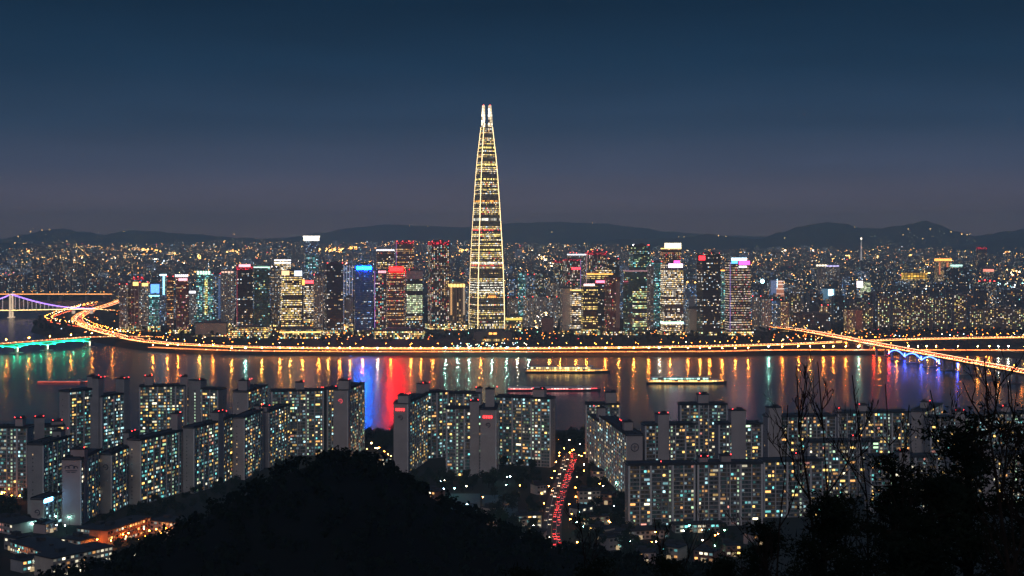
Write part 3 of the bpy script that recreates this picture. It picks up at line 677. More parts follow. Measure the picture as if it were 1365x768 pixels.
T('greyish blue mid-rise with an amber lamp right of the cream tower', 912, 930.5, 378, 3500, 'aptblue', 10).beacons(((.15, 1), (.8, 0)), glow('beacon_amber', (1, .5, .1), 9, False), 2.0).flat(.25, .75, 395, 410, plasterg, 'wall_panel')
T('low beige stone block at the foot of the dark red cornered tower', 915.5, 935, 412, 3180, 'aptpale', 14, name='office_building').flat(.0, 1, 412, 440, plain('beige_stone', (.4, .33, .29), .8, .15, .1), 'blank_wall')
T('black tower with a red glow on its top left corner', 930.5, 962.5, 339, 3110, 'dark', 24, .55).sign(-.22, .12, 341, 347, glow('corner_red', (1, .02, .03), 4), 'corner_sign', .6).beacons(((.05, 0), (.5, 0), (.95, 0)), None, .6).podium(5)
T('thin teal banded tower between black and striped towers', 962, 971, 360, 3360, 'cyan', 6).crown(1.4, S_AMB).podium(12)
T('striped tower with a blue white and magenta crown sign', 969.5, 1001.5, 349, 3120, 'stripes', 10).sign(.05, .8, 344, 347, S_ICE).sign(.05, .35, 347.3, 351.5, glow('azure', (.1, .45, 1), 3)).sign(.42, .95, 348, 353, S_MAG).sign(.42, .8, 354.5, 357, S_WHITE).edge(0, glow('violet_line', (.4, .25, 1), .8)).podium(5)
# -- second row filling in behind
for i, (x0, x1, yt, Y, f, lab) in enumerate((
    (676, 690, 398, 3500, 'aptpale', 'short white apartment block right beside the skyscraper foot'), (690, 701, 364, 3800, 'cyan', 'tall teal lit tower rising over the white blocks'), (702, 713, 367, 3850, 'aptblue', 'tall tower with a lit stair column between teal and black towers'),
    (713, 727, 364, 3800, 'aptdark', 'dark tower with one amber lamp near its top right of the skyscraper'), (698, 712, 397, 3420, 'aptpale', 'short white apartment block under the lit stair column tower'), (713, 727, 396, 3430, 'aptpale', 'short white apartment block with grey ribs, third from the skyscraper'),
    (728, 743, 397, 3440, 'aptpale', 'short white apartment block furthest right of the skyscraper foot'), (728, 744, 378, 3700, 'apt', 'plain mid-rise behind the short white blocks'), (619, 626, 380, 3700, 'aptblue', 'bluish slab half hidden by the skyscraper left edge'),
    (678, 688, 372, 4000, 'aptblue', 'bluish slab behind the white block beside the skyscraper'), (1003, 1016, 396, 3300, 'aptpale', 'first pale apartment block right of the striped tower'), (1014, 1028, 399, 3260, 'aptpale', 'pale ribbed apartment block beside the brightly lit avenue'),
    (1028, 1042, 401, 3280, 'aptblue', 'grey blue ribbed block beside a pink block'), (1041, 1053, 403, 3240, 'aptpink', 'pink block standing by the end of the right bridge'), (1094, 1105, 408, 3250, 'aptpink', 'narrow pink end wall block right of the bridge approach'),
    (1128, 1150, 413, 3180, 'aptpink', 'broad salmon apartment slab lit from below near the right bridge'))):
    tw = T(lab, x0, x1, yt, Y, f, (6, -8, 10)[i % 3], .7, name='apartment_block', cat='building')
    if i % 2 == 0: tw.beacons()
    if f == 'aptpale': tw.fins(4, plaster, 1.4)
    if x0 == 1128: tw.flat(.55, 1, 414, 440, plain('salmon', (.45, .2, .13), .8, .15, .1), 'end_wall', .4).flat(0, .1, 413, 440, plain('salmon', (.45, .2, .13)), 'end_wall', .4)
T('cream flat roofed hall standing low in front of the red crowned black tower', 259, 301, 431, 3075, plain('tan_stone', (.4, .32, .25)), 4, .5, name='hall', cat='building').podium(3)
T('wide low glazed podium building lit in green white rows', 303, 356, 437, 3020, 'lowlit', 3, .4, name='commercial_building', cat='building')
T('low golden lit shopping building right of the warm banded block', 372, 426, 440, 3010, 'lowlit', 3, .4, name='commercial_building', cat='building').band(443, 1.6, S_GOLD)
T('low shopping building lit along the ground right of the blue tower', 498, 564, 441, 3000, 'lowlit', 2, .35, name='commercial_building', cat='building')
T('dark pavilion with glowing golden arcade below the skyscraper', 631, 682, 443, 2930, plain('dark_stone', (.07, .07, .08), .7), 2, .5, name='pavilion', cat='building').flat(.22, .8, 452, 458.5, facade('arcade', (.2, .15, .06), (.2, .15, .06), .97, 0, [(YEL, 2), (WARM, 1)], 1.8, 4.5, 9, .7, .9, .4, 4), 'arcade').sign(.38, .62, 443.5, 446, S_AMB, glyphs=2)
T('low hall with a yellow lit band right of the skyscraper foot', 674, 696, 422, 3250, 'lowlit', 2, .5, name='commercial_building', cat='building').band(425.5, 3, glow('yellow_band', (1, .75, .1), 1.4))
T('low brick hall right of the bright avenue', 722, 738, 424, 3180, plain('brickish', (.25, .14, .11), .8), 3, .5, name='hall', cat='building')
T('long low station building left of the salmon apartment slab', 1056, 1108, 419, 3200, 'fardark', 2, .3, name='station', cat='building')
# -- landmarks further right
T('blue media wall building with one bright white blue screen', 1094, 1113.5, 385, 3900, 'aptblue', 6, .6).flat(0, 1, 385, 400, glow('bluewall', (.12, .35, .55), .5, False), 'media_wall').sign(.5, .85, 386, 394, sg('screen_ice', (.45, .85, 1), 7), 'screen')
T('green lit building with a white pink sign on its left roof', 1149, 1161, 376, 4200, 'greengrid', 6, .7).sign(-.7, 0, 375, 383, sg('white_pink', (1, .8, .85), 6))
T('long golden lit mall on the distant right', 1205, 1236, 364, 5600, 'warmbands', 3, .4, name='mall', cat='building').crown(8, facade('goldmall', (.3, .2, .05), (.3, .2, .05), .9, .1, [((1, .5, .04), 3), ((1, .65, .1), 2)], 1.7, 12, 9, .8, .7, .4, 3))
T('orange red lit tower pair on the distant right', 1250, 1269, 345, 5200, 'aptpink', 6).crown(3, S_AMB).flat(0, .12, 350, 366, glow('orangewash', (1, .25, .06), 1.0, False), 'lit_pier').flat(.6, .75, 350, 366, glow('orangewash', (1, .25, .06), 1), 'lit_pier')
T('dark domed hotel with a mint glowing top', 1265, 1292, 357, 4600, 'fardark', 6).tier(.5, 353, glow('mint_top', (.6, 1, .85), 2.2))
T('far tower with a row of red lights along its roof', 1303, 1316, 330, 6400, 'farmix', 6, .5, name='apartment_tower').crown(2.6, S_CRED)
T('dark tower with a pinkish roof lantern on the distant right', 1313, 1325, 359, 5000, 'aptdark', 6, .6).crown(3.2, glow('salmon_top', (1, .3, .2), 2))
T('dark block whose top glows red on the distant right', 1302, 1328, 376, 4300, 'aptdark', 6, .6, name='apartment_block').beacons(((.1, 0), (.4, 3), (.7, 1), (.95, 0)), None, 2.0)
T('twin residential tower with white roof lights, left one on the right plain', 1090, 1103, 353, 4600, 'apt', 6, .6, name='apartment_tower').crown(2.0, S_CREAM).fins(4, plasterp, 1.6)
T('twin residential tower with violet roof lights, right one on the right plain', 1104, 1119, 354, 4550, 'apt', 6, .6, name='apartment_tower').crown(1.6, glow('violet_top', (.6, .55, 1), 2)).fins(4, plasterp, 1.6)
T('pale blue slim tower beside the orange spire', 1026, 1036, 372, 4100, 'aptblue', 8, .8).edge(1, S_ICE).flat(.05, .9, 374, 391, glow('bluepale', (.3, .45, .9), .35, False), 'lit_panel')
# orange stepped spire
sp = thing('spire', 'orange lit stepped spire with a needle mast', 'tower', (gx(1040, 4000), 4000, 8))
m = MB()
for k, (ya, yb, w) in enumerate(((425, 392, 9.5), (392, 385, 8), (385, 379, 6.5), (379, 374, 4.5))):
    z0, z1 = max(0, gz(ya, 4000)-8), gz(yb, 4000)-8; ww = w*4000/F*.9; m.box((0, 0, (z0+z1)/2), (ww, ww, z1-z0), 0, .4, False, .9)
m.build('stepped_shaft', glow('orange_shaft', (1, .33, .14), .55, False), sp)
for py in (392, 385, 379, 375):
    m = MB(); m.box((0, 0, gz(py, 4000)-8), (16, 16, 2.2), 0, .4); m.build('lit_gallery', glow('pale_gallery', (1, .75, .6), 1.6, False), sp)
m = MB(); m.tube([(0, 0, gz(374, 4000)-8), (0, 0, gz(355, 4000)-8)], [1.2, .3], 0, 5); m.build('mast', steel, sp)
fl = thing('floodlight_mast', 'brilliant blue white floodlight on a tall mast right of the striped tower', 'floodlight', (gx(1016, 3900), 3900, 8))
m = MB(); hz = gz(375, 3900)-8; m.tube([(0, 0, 0), (0, 0, hz)], [1.4, .7], 0, 6); m.box((0, 0, hz), (9, 2, 7), 0); m.build('mast', steel, fl)
m = MB(); m.ball((0, -3, hz), 5.6, 0, 10, 6); m.build('floodlight_head', glow('flood_ice', (.35, .85, 1), 14), fl)
rt = thing('radio_mast', 'slim white radio mast standing before the right mountains', 'mast', (gx(1148, 8200), 8200, far_z(8200)))
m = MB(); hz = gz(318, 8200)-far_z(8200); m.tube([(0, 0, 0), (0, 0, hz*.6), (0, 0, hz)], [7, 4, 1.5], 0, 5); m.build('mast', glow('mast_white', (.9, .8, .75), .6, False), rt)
m = MB(); m.ball((0, 0, hz), 6, 0, 6, 4); m.build('beacon', glow('mast_lamp', (1, .8, .6), 5, False), rt)

# ------------------------------------------------------------------ rows of apartment blocks beyond: 300 individuals, the rest one mass
def apt_variant(w, d, h, mat, roofs):
    m = MB(); m.prism([(-w/2, -d/2), (w/2, -d/2), (w/2, d/2), (-w/2, d/2)], -12, h, 0, 1, R.randint(0, 30)*3.2)
    for k in range(roofs):
        x = -w/2+w*(k+.5)/roofs; m.box((x, 0, h+2.5), (6, d*.6, 5), 2)
    for sx_ in (-1, 1): m.box((sx_*(w/2+.15), 0, h/2), (.9, d+.6, h+1.4), 2)
    return m.mesh('apartment_block', [mat, roofm, plasterg])
VAR = {k: [apt_variant(w, 13, h, FM[k], n) for w, h, n in ((38, 62, 2), (52, 70, 3), (28, 80, 1), (44, 48, 2), (64, 55, 3))] for k in ('farmix', 'fardark', 'aptgold', 'apt', 'aptblue')}
spots = []
def add_row(px0, px1, py, z_, kinds, label, group, gap=(4, 12), slope=0.0, jit=40, ang=.25):
    px = px0
    while px < px1:
        Y = yd(py+slope*(px-px0), 8) if z_ is None else z_
        spots.append((px, Y+R.uniform(-jit, jit), R.choice(kinds), label, group, R.uniform(-ang, ang)))
        px += 46*F/Y+R.uniform(*gap)
add_row(1150, 1400, 0, 3330, ('aptgold',), 'yellow windowed apartment slab in the front row behind the right bridge', 'front row of slabs on the right bank', (-2, 2), 0, 25, .12)
add_row(1060, 1400, 0, 3560, ('aptgold', 'fardark'), 'apartment slab in the second row behind the right bridge', 'second row of slabs on the right bank', (0, 5), 0, 40)
add_row(1010, 1400, 0, 3900, ('fardark', 'farmix', 'apt'), 'dim apartment slab in the middle rows of the right bank', 'middle rows of the right bank', (1, 8))
add_row(1005, 1400, 0, 4300, ('fardark', 'farmix'), 'dim apartment slab in the middle rows of the right bank', 'middle rows of the right bank', (2, 12))
add_row(1005, 1400, 0, 4800, ('fardark', 'farmix', 'aptblue'), 'dim apartment slab in the middle rows of the right bank', 'middle rows of the right bank', (2, 12))
add_row(-20, 160, 0, 5420, ('farmix', 'fardark'), 'apartment slab in the row behind the far left orange bridge', 'slabs behind the far left bridge', (-2, 3), 0, 30, .1)
add_row(-20, 190, 0, 5650, ('farmix', 'fardark'), 'apartment slab in the row behind the far left orange bridge', 'slabs behind the far left bridge', (-1, 5), 0, 50, .1)
add_row(200, 1000, 0, 3800, ('aptblue', 'apt', 'farmix'), 'bluish apartment block glimpsed between the skyline towers', 'blocks glimpsed between the towers', (6, 22))
add_row(180, 1010, 0, 4400, ('aptblue', 'farmix'), 'bluish apartment block glimpsed between the skyline towers', 'blocks glimpsed between the towers', (6, 22))
add_row(160, 1010, 0, 5000, ('aptblue', 'farmix', 'fardark'), 'bluish apartment block glimpsed between the skyline towers', 'blocks glimpsed between the towers', (6, 20))
nind = 0
for px, Y, k, lab, grp, an in sorted(spots, key=lambda s: s[1]):
    if nind >= 290: break
    me = R.choice(VAR[k]); s = R.uniform(.85, 1.15) if Y < 5100 else .95
    z0 = (8 if Y < 5000 else far_z(Y)) if Y < 5240 else G(gx(px, Y), Y)
    o = link_mesh('apartment_block', me, None, (gx(px, Y), Y, z0), an, (1, 1, s)); tag(o, lab, 'apartment block', grp); nind += 1

mats_far = [FM['farmix'], FM['fardark'], FM['aptblue'], roofm, plasterg]
mb = MB(); rr = random.Random(5)
for k in range(2600):
    Y = 5700+8300*rr.random()**1.35; px = rr.uniform(-40, 1410); x = gx(px, Y)
    w, d, h = rr.uniform(25, 75), rr.uniform(14, 30), rr.choice((18, 24, 30, 45, 55, 65))*rr.uniform(.8, 1.15)
    if rr.random() < .04: h *= 1.6
    if 7600 < Y < 8600 and (px < 150 or 400 < px < 560): h *= .4
    z = G(x, Y); an = rr.uniform(-.5, .5); ca, sa = math.cos(an), math.sin(an)
    pl = [(x+a*ca-b*sa, Y+a*sa+b*ca) for a, b in ((-w/2, -d/2), (w/2, -d/2), (w/2, d/2), (-w/2, d/2))]
    mb.prism(pl, max(z-15, 4), z+h, rr.choices((0, 1, 2), (4, 5, 1))[0], 3, rr.randint(0, 900)*5.2)
    if h > 40: mb.box((x, Y, z+h+3), (10, 8, 6), 4, an)
tag(mb.build('distant_city', mats_far), 'hazy carpet of small city blocks stretching to the mountains', 'city', None, 'stuff')

# pin-prick lamps of the distant streets
DOT = [glow('dot_amber', (1, .38, .07), 16, False), glow('dot_gold', (1, .58, .17), 16, False), glow('dot_white', (1, .82, .6), 12, False), glow('dot_cool', (.6, .82, 1), 10, False), glow('dot_red', (1, .05, .07), 8, False), glow('dot_teal', (.35, 1, .85), 6, False)]
mb = MB(); rr = random.Random(9)
def dot(px, Y, lift, m, r):
    x = gx(px, Y); mb.octa((x, Y, (G(x, Y) if Y > 5240 else 8)+lift), r*Y/1422*.52, m)
for k in range(6500):
    Y = 5500+8800*rr.random()**1.15; px = rr.uniform(-10, 1380)
    dot(px, Y, rr.uniform(10, 60), rr.choices(range(6), (10, 6, 2, 1.2, .7, .4))[0], rr.choice((.26, .32, .4, .55, .8)))
for k in range(900):                                      # between towers
    Y = rr.uniform(3500, 5200); px = rr.uniform(160, 1380)
    dot(px, Y, rr.uniform(6, 70), rr.choices(range(6), (3, 3, 4, 4, 1, 1))[0], rr.choice((.35, .45, .6)))
def streetline(pts, n, m, r=.8, jy=40):
    for k in range(n):
        t = rr.random()*(len(pts)-1); i = int(t); f = t-i
        px = pts[i][0]+(pts[i+1][0]-pts[i][0])*f; Y = pts[i][1]+(pts[i+1][1]-pts[i][1])*f
        dot(px+rr.gauss(0, 1), Y+rr.gauss(0, jy), rr.uniform(12, 40), rr.choice(m), 1.2*r*rr.uniform(.4, 1.5))
streetline([(175, 12500), (230, 11500), (262, 10500), (300, 11800), (335, 12800)], 150, (0, 1, 1), 1.1)
streetline([(75, 10500), (118, 10300)], 45, (0, 1), 1.2); streetline([(0, 11500), (40, 10800)], 40, (0, 1), 1.1); streetline([(65, 9300), (100, 9000)], 30, (0, 2, 1), 1.1)
streetline([(1125, 10200), (1150, 9800), (1200, 10400), (1225, 11200)], 150, (0, 1, 1), 1.1); streetline([(1205, 6600), (1240, 6900)], 50, (1, 1, 0), .9)
streetline([(1255, 12500), (1290, 12300)], 40, (1, 0), 1.1); streetline([(420, 12000), (450, 11500), (475, 12300)], 60, (1, 0), 1.0); streetline([(590, 11000), (620, 12000)], 40, (1, 0), 1.0)
streetline([(690, 12500), (720, 9500), (745, 8000)], 120, (1, 2, 2), 1.0); streetline([(900, 12000), (1000, 12800)], 60, (1, 2), 1.0); streetline([(1010, 11500), (1085, 12000)], 90, (1, 0, 2), 1.1)
streetline([(1335, 11000), (1370, 11500)], 40, (1, 0, 2), 1.1); streetline([(150, 9000), (330, 8600)], 70, (2, 3), .8); streetline([(1090, 7600), (1118, 7400)], 30, (2, 3), 1.2)
streetline([(1230, 5400), (1365, 5600)], 60, (3, 2, 5), .9); streetline([(1300, 7000), (1365, 7000)], 50, (2, 1), .9)
streetline([(712, 3150), (728, 3350), (740, 3700), (742, 4300)], 90, (2, 1, 2), .7, 15)
# lamps on the mountain slopes
for px, py, Y in ((41, 308, 15500), (56, 305.5, 15600), (66, 305, 15700), (24, 314, 11300), (132, 327, 12000), (165, 307, 15500), (546, 300, 17000), (570, 300.5, 17000), (790, 296, 17300), (1139, 302, 12700), (1211, 304, 12700), (1268, 308, 12800), (1282, 311, 12600), (1289, 311.5, 12600), (1293, 311, 12600), (958, 313, 12700), (968, 314, 12700), (1046, 316, 12600), (1204, 312, 12600), (1230, 317, 12500), (905, 314.5, 12800), (912, 314.5, 12800), (312, 311, 15500), (20, 323, 11300), (735, 308, 17000), (1240, 304, 12700)):
    mb.octa((gx(px, Y-700), Y-700, gz(py+1.2, Y-700)), Y/1422*.36, 1)
tag(mb.build('distant_street_lights', DOT), 'countless pin-prick lamps of streets spread over the distant city', 'city lights', None, 'stuff')

# lit ground floors, lamps and plazas between the towers (far bank)
l3 = [lamp_mesh(k, 7, 1.2, s, 1.0, False) for k, s in (('orange', 16), ('amber', 14), ('white', 9), ('cool', 9), ('red', 9), ('teal', 9))]
for k in range(330):
    px = R.uniform(165, 1110); py = R.uniform(437, 457)
    x, y = pxy(px, py, 8); mass_lamp(R.choices(l3, (8, 4, 3, 1.5, 1.2, .8))[0], x, y, 8, R.random()*6)
for k in range(34):
    px = R.uniform(598, 690); x, y = pxy(px, R.uniform(461, 468), 8)
    mass_lamp(R.choice((l3[2], l3[5], l3[5], l3[3])), x, y+2, 8)
for k in range(80):
    px = R.uniform(1055, 1370); x, y = pxy(px, R.uniform(443, 456)-.012*(px-1055), 8)
    mass_lamp(R.choices(l3, (7, 4, 2, .4, .4, .2))[0], x, y, 8)
for k in range(34):
    px = R.uniform(62, 165); x, y = pxy(px, R.uniform(415, 448), 8)
    if (px < 100 and abs(y-3500) > 260): continue
    mass_lamp(R.choices(l3, (6, 4, 3, 1, .4, .3))[0], x, y, 8)

acc = 0.0
for a, b in zip(RAMP, RAMP[1:]):
    acc += (b-a).length
    if acc > 24:
        acc = 0.0; t = (b-a).normalized(); sv = Vector((t.y, -t.x, 0))
        for sd in (-1, 1):
            p = a+sv*7.5*sd; mass_lamp(R.choices(l2, (3, 6, 2, .4))[0], p.x, p.y, 8, R.random()*6)
tag(lampmass.build('far_bank_lamps', lampmass_m), 'hundreds of small lamps lining the roads and plazas of the far bank', 'lamps', None, 'stuff')

# ------------------------------------------------------------------ trees of the far bank
def tree_mesh(h, r, n, leaf, seed, lm=None):
    rr = random.Random(seed); m = MB(); c = MB()
    m.tube([(0, 0, -.5), (.1, .05, h*.3), (0, .1, h*.62)], [h*.028, h*.022, h*.012], 0, 6)
    lob = []
    for k in range(7):
        a = rr.random()*6.3; q = rr.uniform(.1, .62)*r; zc = h*rr.uniform(.42, .84)
        lob.append((math.cos(a)*q, math.sin(a)*q, zc, r*rr.uniform(.38, .62)))
        m.tube([(0, .05, h*rr.uniform(.25, .45)), (math.cos(a)*q*.5, math.sin(a)*q*.5, zc*.8), (math.cos(a)*q, math.sin(a)*q, zc)], [h*.012, h*.008, h*.004], 0, 4)
    for k in range(n):
        x, y, z, q = rr.choice(lob); d = Vector((rr.gauss(0, 1), rr.gauss(0, 1), rr.gauss(0, .8))).normalized()*q*rr.random()**.45
        c.leaf((x+d.x, y+d.y, z+d.z), leaf*rr.uniform(.6, 1.3), 0, rr)
    return m.mesh('trunk', bark), c.mesh('crown', lm or leafm)
TV = [tree_mesh(h, r, 230, .9, s) for h, r, s in ((11, 5, 1), (13, 5.5, 2), (9, 4.6, 3), (14, 5, 4))]
def put_tree(var, x, y, z, sc, label, group, cat='tree', name='broadleaf_tree'):
    t = thing(name, label, cat, (x, y, z), R.random()*6.3, group); t.scale = (sc, sc, sc*R.uniform(.9, 1.15))
    link_mesh('trunk', var[0], t); link_mesh('crown', var[1], t)
    return t
treemass = MB()
for k in range(330):
    px = R.uniform(172, 1400); py = R.choice((R.uniform(442, 452), R.uniform(450, 458), R.uniform(444, 458)))
    if px > 1060: py = R.uniform(442, 449)
    x, y = pxy(px, py, 8); v = R.choice(TV); sc = R.uniform(.8, 1.25); rz_ = R.random()*6.3
    bake(treemass, v[0], x, y, 8, rz_, (sc, sc, sc), 0); bake(treemass, v[1], x, y, 8, rz_, (sc, sc, sc), 1)
tag(treemass.build('tree_belt', [bark, leafm]), 'dark belt of trees between the far-bank towers and the expressway', 'tree belt', None, 'stuff')
for k in range(36):
    px = R.uniform(46, 100); py = R.uniform(428, 446)
    x, y = pxy(px, py, 8); put_tree(R.choice(TV), x, y, 8, R.uniform(.8, 1.3), 'dark broadleaf tree on the wooded point by the left bridges', 'trees of the left point')

# ------------------------------------------------------------------ bridges
trail_or = glow('trail_orange', (1, .34, .07), 9, True); trail_wh = glow('trail_warm_white', (1, .52, .26), 8, True); ledred = glow('led_red', (1, .07, .03), 5, True)
ledblue = glow('led_blue', (.05, .15, 1), 17, True); ledgreen = glow('led_green', (.01, .8, .36), 8, True); ledpur = glow('led_purple', (.42, .22, 1), 5, True); ledyel = glow('led_yellow', (1, .66, .22), 5, True)
def bar(p, q, w, h, mat, name, parent):
    p, q = Vector(p), Vector(q); d = q-p; m = MB(); L = math.hypot(d.x, d.y); s = Vector((d.y/L, -d.x/L, 0))*w/2; up = Vector((0, 0, h/2))
    a = [p-s-up, p+s-up, p+s+up, p-s+up]; b = [q-s-up, q+s-up, q+s+up, q-s+up]
    for i in range(4): j = (i+1) % 4; m.face((a[i], a[j], b[j], b[i]))
    m.face(a[::-1]); m.face(b)
    return m.build(name, mat, parent)
# right girder bridge
RB0, RB1 = Vector((560.0, 3620.0, 13.0)), Vector((836.0, 1495.0, 21.0))
def rb(t, off=0.0, dz=0.0):
    d = (RB1-RB0); p = RB0+d*t; s = Vector((d.y, -d.x, 0)).normalized()
    z = 21.0 if t > .26 else 10.2+(21-10.2)*(t/.26)
    return Vector((p.x+s.x*off, p.y+s.y*off, z+dz))
br = thing('river_bridge', 'long girder bridge with blue lit arches crossing the river on the right', 'bridge', (0, 0, 0))
N = 60
def rib(t0, t1, off, dz, w, h, mat, name, n=30):
    m = MB(); P = [rb(t0+(t1-t0)*i/n, off, dz) for i in range(n+1)]
    d = (RB1-RB0); s = Vector((d.y, -d.x, 0)).normalized()*w/2; up = Vector((0, 0, h/2))
    for p, q in zip(P, P[1:]):
        a = [p-s-up, p+s-up, p+s+up, p-s+up]; b = [q-s-up, q+s-up, q+s+up, q-s+up]
        for i in range(4): j = (i+1) % 4; m.face((a[i], a[j], b[j], b[i]))
    p, q = P[0], P[-1]; m.face([p-s-up, p-s+up, p+s+up, p+s-up]); m.face([q-s-up, q+s-up, q+s+up, q-s+up])
    return m.build(name, mat, br)
rib(0, 1, 0, -.6, 30, 1.2, asphalt, 'deck'); rib(0.26, 1, -9, -2.6, 1.2, 2.8, concrete, 'girder'); rib(.26, 1, 9, -2.6, 1.2, 2.8, concrete, 'girder')
for sd in (-1, 1):
    rib(0, 1, sd*14.7, .55, .35, 1.1, concrete, 'parapet'); rib(0, 1, sd*14.7, 1.35, .3, .4, trail_or if sd > 0 else trail_wh, 'parapet_glow')  # glowing strips added on the parapets, standing for the ribbons of traffic light
rib(0, 1, 0, .4, .5, .8, concrete, 'median')
d = (RB1-RB0).normalized(); ANG = math.atan2(d.y, d.x)
tp = [.356+.034*i for i in range(19)]
for i, t_ in enumerate(tp):
    m = MB()
    for off in (-8.5, 8.5):
        p = rb(t_, off, 0); m.box((p.x, p.y, 8.2), (3.0, 3.4, 17.4), 0, ANG)
    p = rb(t_, 0, 0); m.box((p.x, p.y, 17.3), (3.2, 24, 1.9), 0, ANG); m.box((p.x, p.y, .5), (7, 28, 2.0), 0, ANG)
    m.build('pier', paleconc, br)
for i in (0, 1, 2, 3):                                                   # warm then red uplights on the first piers
    m = MB(); p = rb(tp[i], -15.5, 0); m.box((p.x, p.y, 16), (5, .7, 3.4), 0, ANG); m.box((p.x, p.y, 9.5), (1.0, .7, 9), 0, ANG)
    m.build('pier_light', glow('pier_amber', (1, .2, .01), 120) if i < 2 else glow('pier_red', (1, .03, .004), 150), br)
for i in range(4, 7):                                                   # blue lit arches
    for off in (-15.4, 15.4):
        m = MB(); P = []
        for k in range(13):
            q = k/12; t_ = tp[i]+(tp[i+1]-tp[i])*q; P.append(rb(t_, off, -1.0-8.5*(2*q-1)**2))
        m.tube(P, .55, 0, 6); m.build('arch_light', ledblue, br)
for i in range(4, 8):
    m = MB(); p = rb(tp[i], -15.6, 0); m.box((p.x, p.y, 8.5), (.8, .8, 7), 0, ANG); m.build('pier_light', glow('pier_blue', (.02, .06, 1), 110), br)
for i in range(8, 19):
    m = MB(); p = rb(tp[i], -15.6, 0); m.box((p.x, p.y, 15), (1.2, .7, 2.4), 0, ANG); m.build('pier_light', glow('pier_amber2', (1, .28, .03), 80), br)
for i in range(26):
    t_ = .03+i*.036
    for sd in (-1, 1):
        if (i+sd) % 2 and t_ > .3: continue
        p = rb(t_, sd*14.0, 0); lamp(l2[0] if t_ > .3 else l2[1], p.x, p.y, p.z, 'street lamp standing on the edge of the right river bridge', 'lamps on the right bridge', ANG+PI/2*(1 if sd < 0 else -1))

# left green girder bridge
GB = [Vector((gx(a, Y), Y, 20.0)) for a, Y in ((-70, 2620), (0, 2690), (62, 2790), (118, 2880), (158, 2945), (215, 3010))]
GB[-1].z = 12; GB[-2].z = 17
gb = thing('river_bridge', 'low arched girder bridge glowing green across the river on the left', 'bridge', (0, 0, 0))
ribbon('deck', GB, 22, asphalt, 0, 0, None, gb, 1.4)
piersG = [(-44, 2660), (22, 2724), (62, 2790), (118, 2880)]
gd = []
pts = []
for k in range(len(piersG)-1):
    (xa, Ya), (xb, Yb) = piersG[k], piersG[k+1]
    for q in range(14):
        f = q/13; Y = Ya+(Yb-Ya)*f; x = gx(xa+(xb-xa)*f, Y); dep = 2.0+4.6*(abs(2*f-1))**1.7; pts.append((x, Y, dep))
for off, nm in ((-8.5, 'girder'), (8.5, 'girder')):
    m = MB()
    for a, b in zip(pts, pts[1:]):
        for o in (-.6, .6):
            oo = off+o
            m.face(((a[0]+.5*oo, a[1]-.85*oo, 18.5), (b[0]+.5*oo, b[1]-.85*oo, 18.5), (b[0]+.5*oo, b[1]-.85*oo, 18.5-b[2]), (a[0]+.5*oo, a[1]-.85*oo, 18.5-a[2])))
        m.face(((a[0]+.5*(off-.6), a[1]-.85*(off-.6), 18.5-a[2]), (b[0]+.5*(off-.6), b[1]-.85*(off-.6), 18.5-b[2]), (b[0]+.5*(off+.6), b[1]-.85*(off+.6), 18.5-b[2]), (a[0]+.5*(off+.6), a[1]-.85*(off+.6), 18.5-a[2])))
    m.build(nm, plain('green_steel', (.12, .42, .32), .5, .1, .2), gb)
m = MB(); off = 10.4
m.tube([(a[0]+.5*off, a[1]-.85*off, 18.2-a[2]) for a in pts], .42, 0, 5); m.build('girder_light', ledgreen, gb)
m = MB(); m.tube([(a[0]+.5*off, a[1]-.85*off, 18.4) for a in pts], .35, 0, 5); m.build('girder_light', glow('led_green_dim', (.02, .85, .55), 7), gb)
for p_i in range(0, len(pts), 3):
    a = pts[p_i]; m = MB(); m.box((a[0]+.5*11.5, a[1]-.85*11.5, 18.0-a[2]), (1.2, 1.2, .8), 0, -1.04); m.build('flood_lamp', glow('flood_green', (.004, .95, .5), 160), gb)
for xp, Yp in piersG:
    m = MB(); x = gx(xp, Yp)
    for o in (-7, 7): m.box((x+.5*o, Yp-.85*o, 6), (4.2, 4.2, 14), 0, -1.04)
    m.box((x, Yp, .4), (9, 26, 2), 0, -.53); m.box((x, Yp, 12.6), (5, 22, 1.6), 0, -.53); m.build('pier', paleconc, gb)
    m = MB(); m.box((x+.5*11.6, Yp-.85*11.6, 8), (.9, .9, 8), 0); m.build('pier_light', glow('pier_white', (1, .8, .5), 6), gb)
for off in (-10.6, 10.6):
    m = MB(); m.tube([(p.x+.5*off, p.y-.85*off, p.z+.9) for p in GB], .3, 0, 4); m.build('parapet_glow', glow('trail_amber_dim', (1, .4, .12), 2.2), gb)  # dim amber strips added to draw the deck's light ribbon
for px_ in (-12, 6, 36, 64, 92, 120, 148):
    Y = 2690+(px_)*1.6; lamp(lm_br, gx(px_, Y)+5, Y-9, 20, 'street lamp on the green lit bridge', 'lamps on the green bridge', 0)
# purple suspension bridge
SB = [Vector((gx(a, Y), Y, 20.0)) for a, Y in ((-80, 4000), (15, 4000), (124, 4080), (152, 4160))]
SB[-1].z = 12
sb = thing('suspension_bridge', 'suspension bridge with purple lit cables and a white tower at the left edge', 'bridge', (0, 0, 0))
ribbon('deck', SB, 20, asphalt, 0, 0, None, sb, 2.0)
for off in (-9.6, 9.6):
    m = MB(); m.tube([(p.x, p.y+off, p.z+.6) for p in SB], .55, 0, 4); m.build('parapet_glow', ledyel, sb)
zt = 66.0
def cable_z(px):
    if px > 15: q = (px-15)/100.0; return 22+(zt-22)*(1-q)**2
    q = (15-px)/85.0; return 24+(zt-24)*(1-q)**2
for off in (-9, 9):
    m = MB(); m.tube([(gx(p, 4000), 4000+off+max(0, p-15)*.75, cable_z(p)) for p in range(-70, 116, 5)], .55, 0, 5); m.build('cable', ledpur, sb)
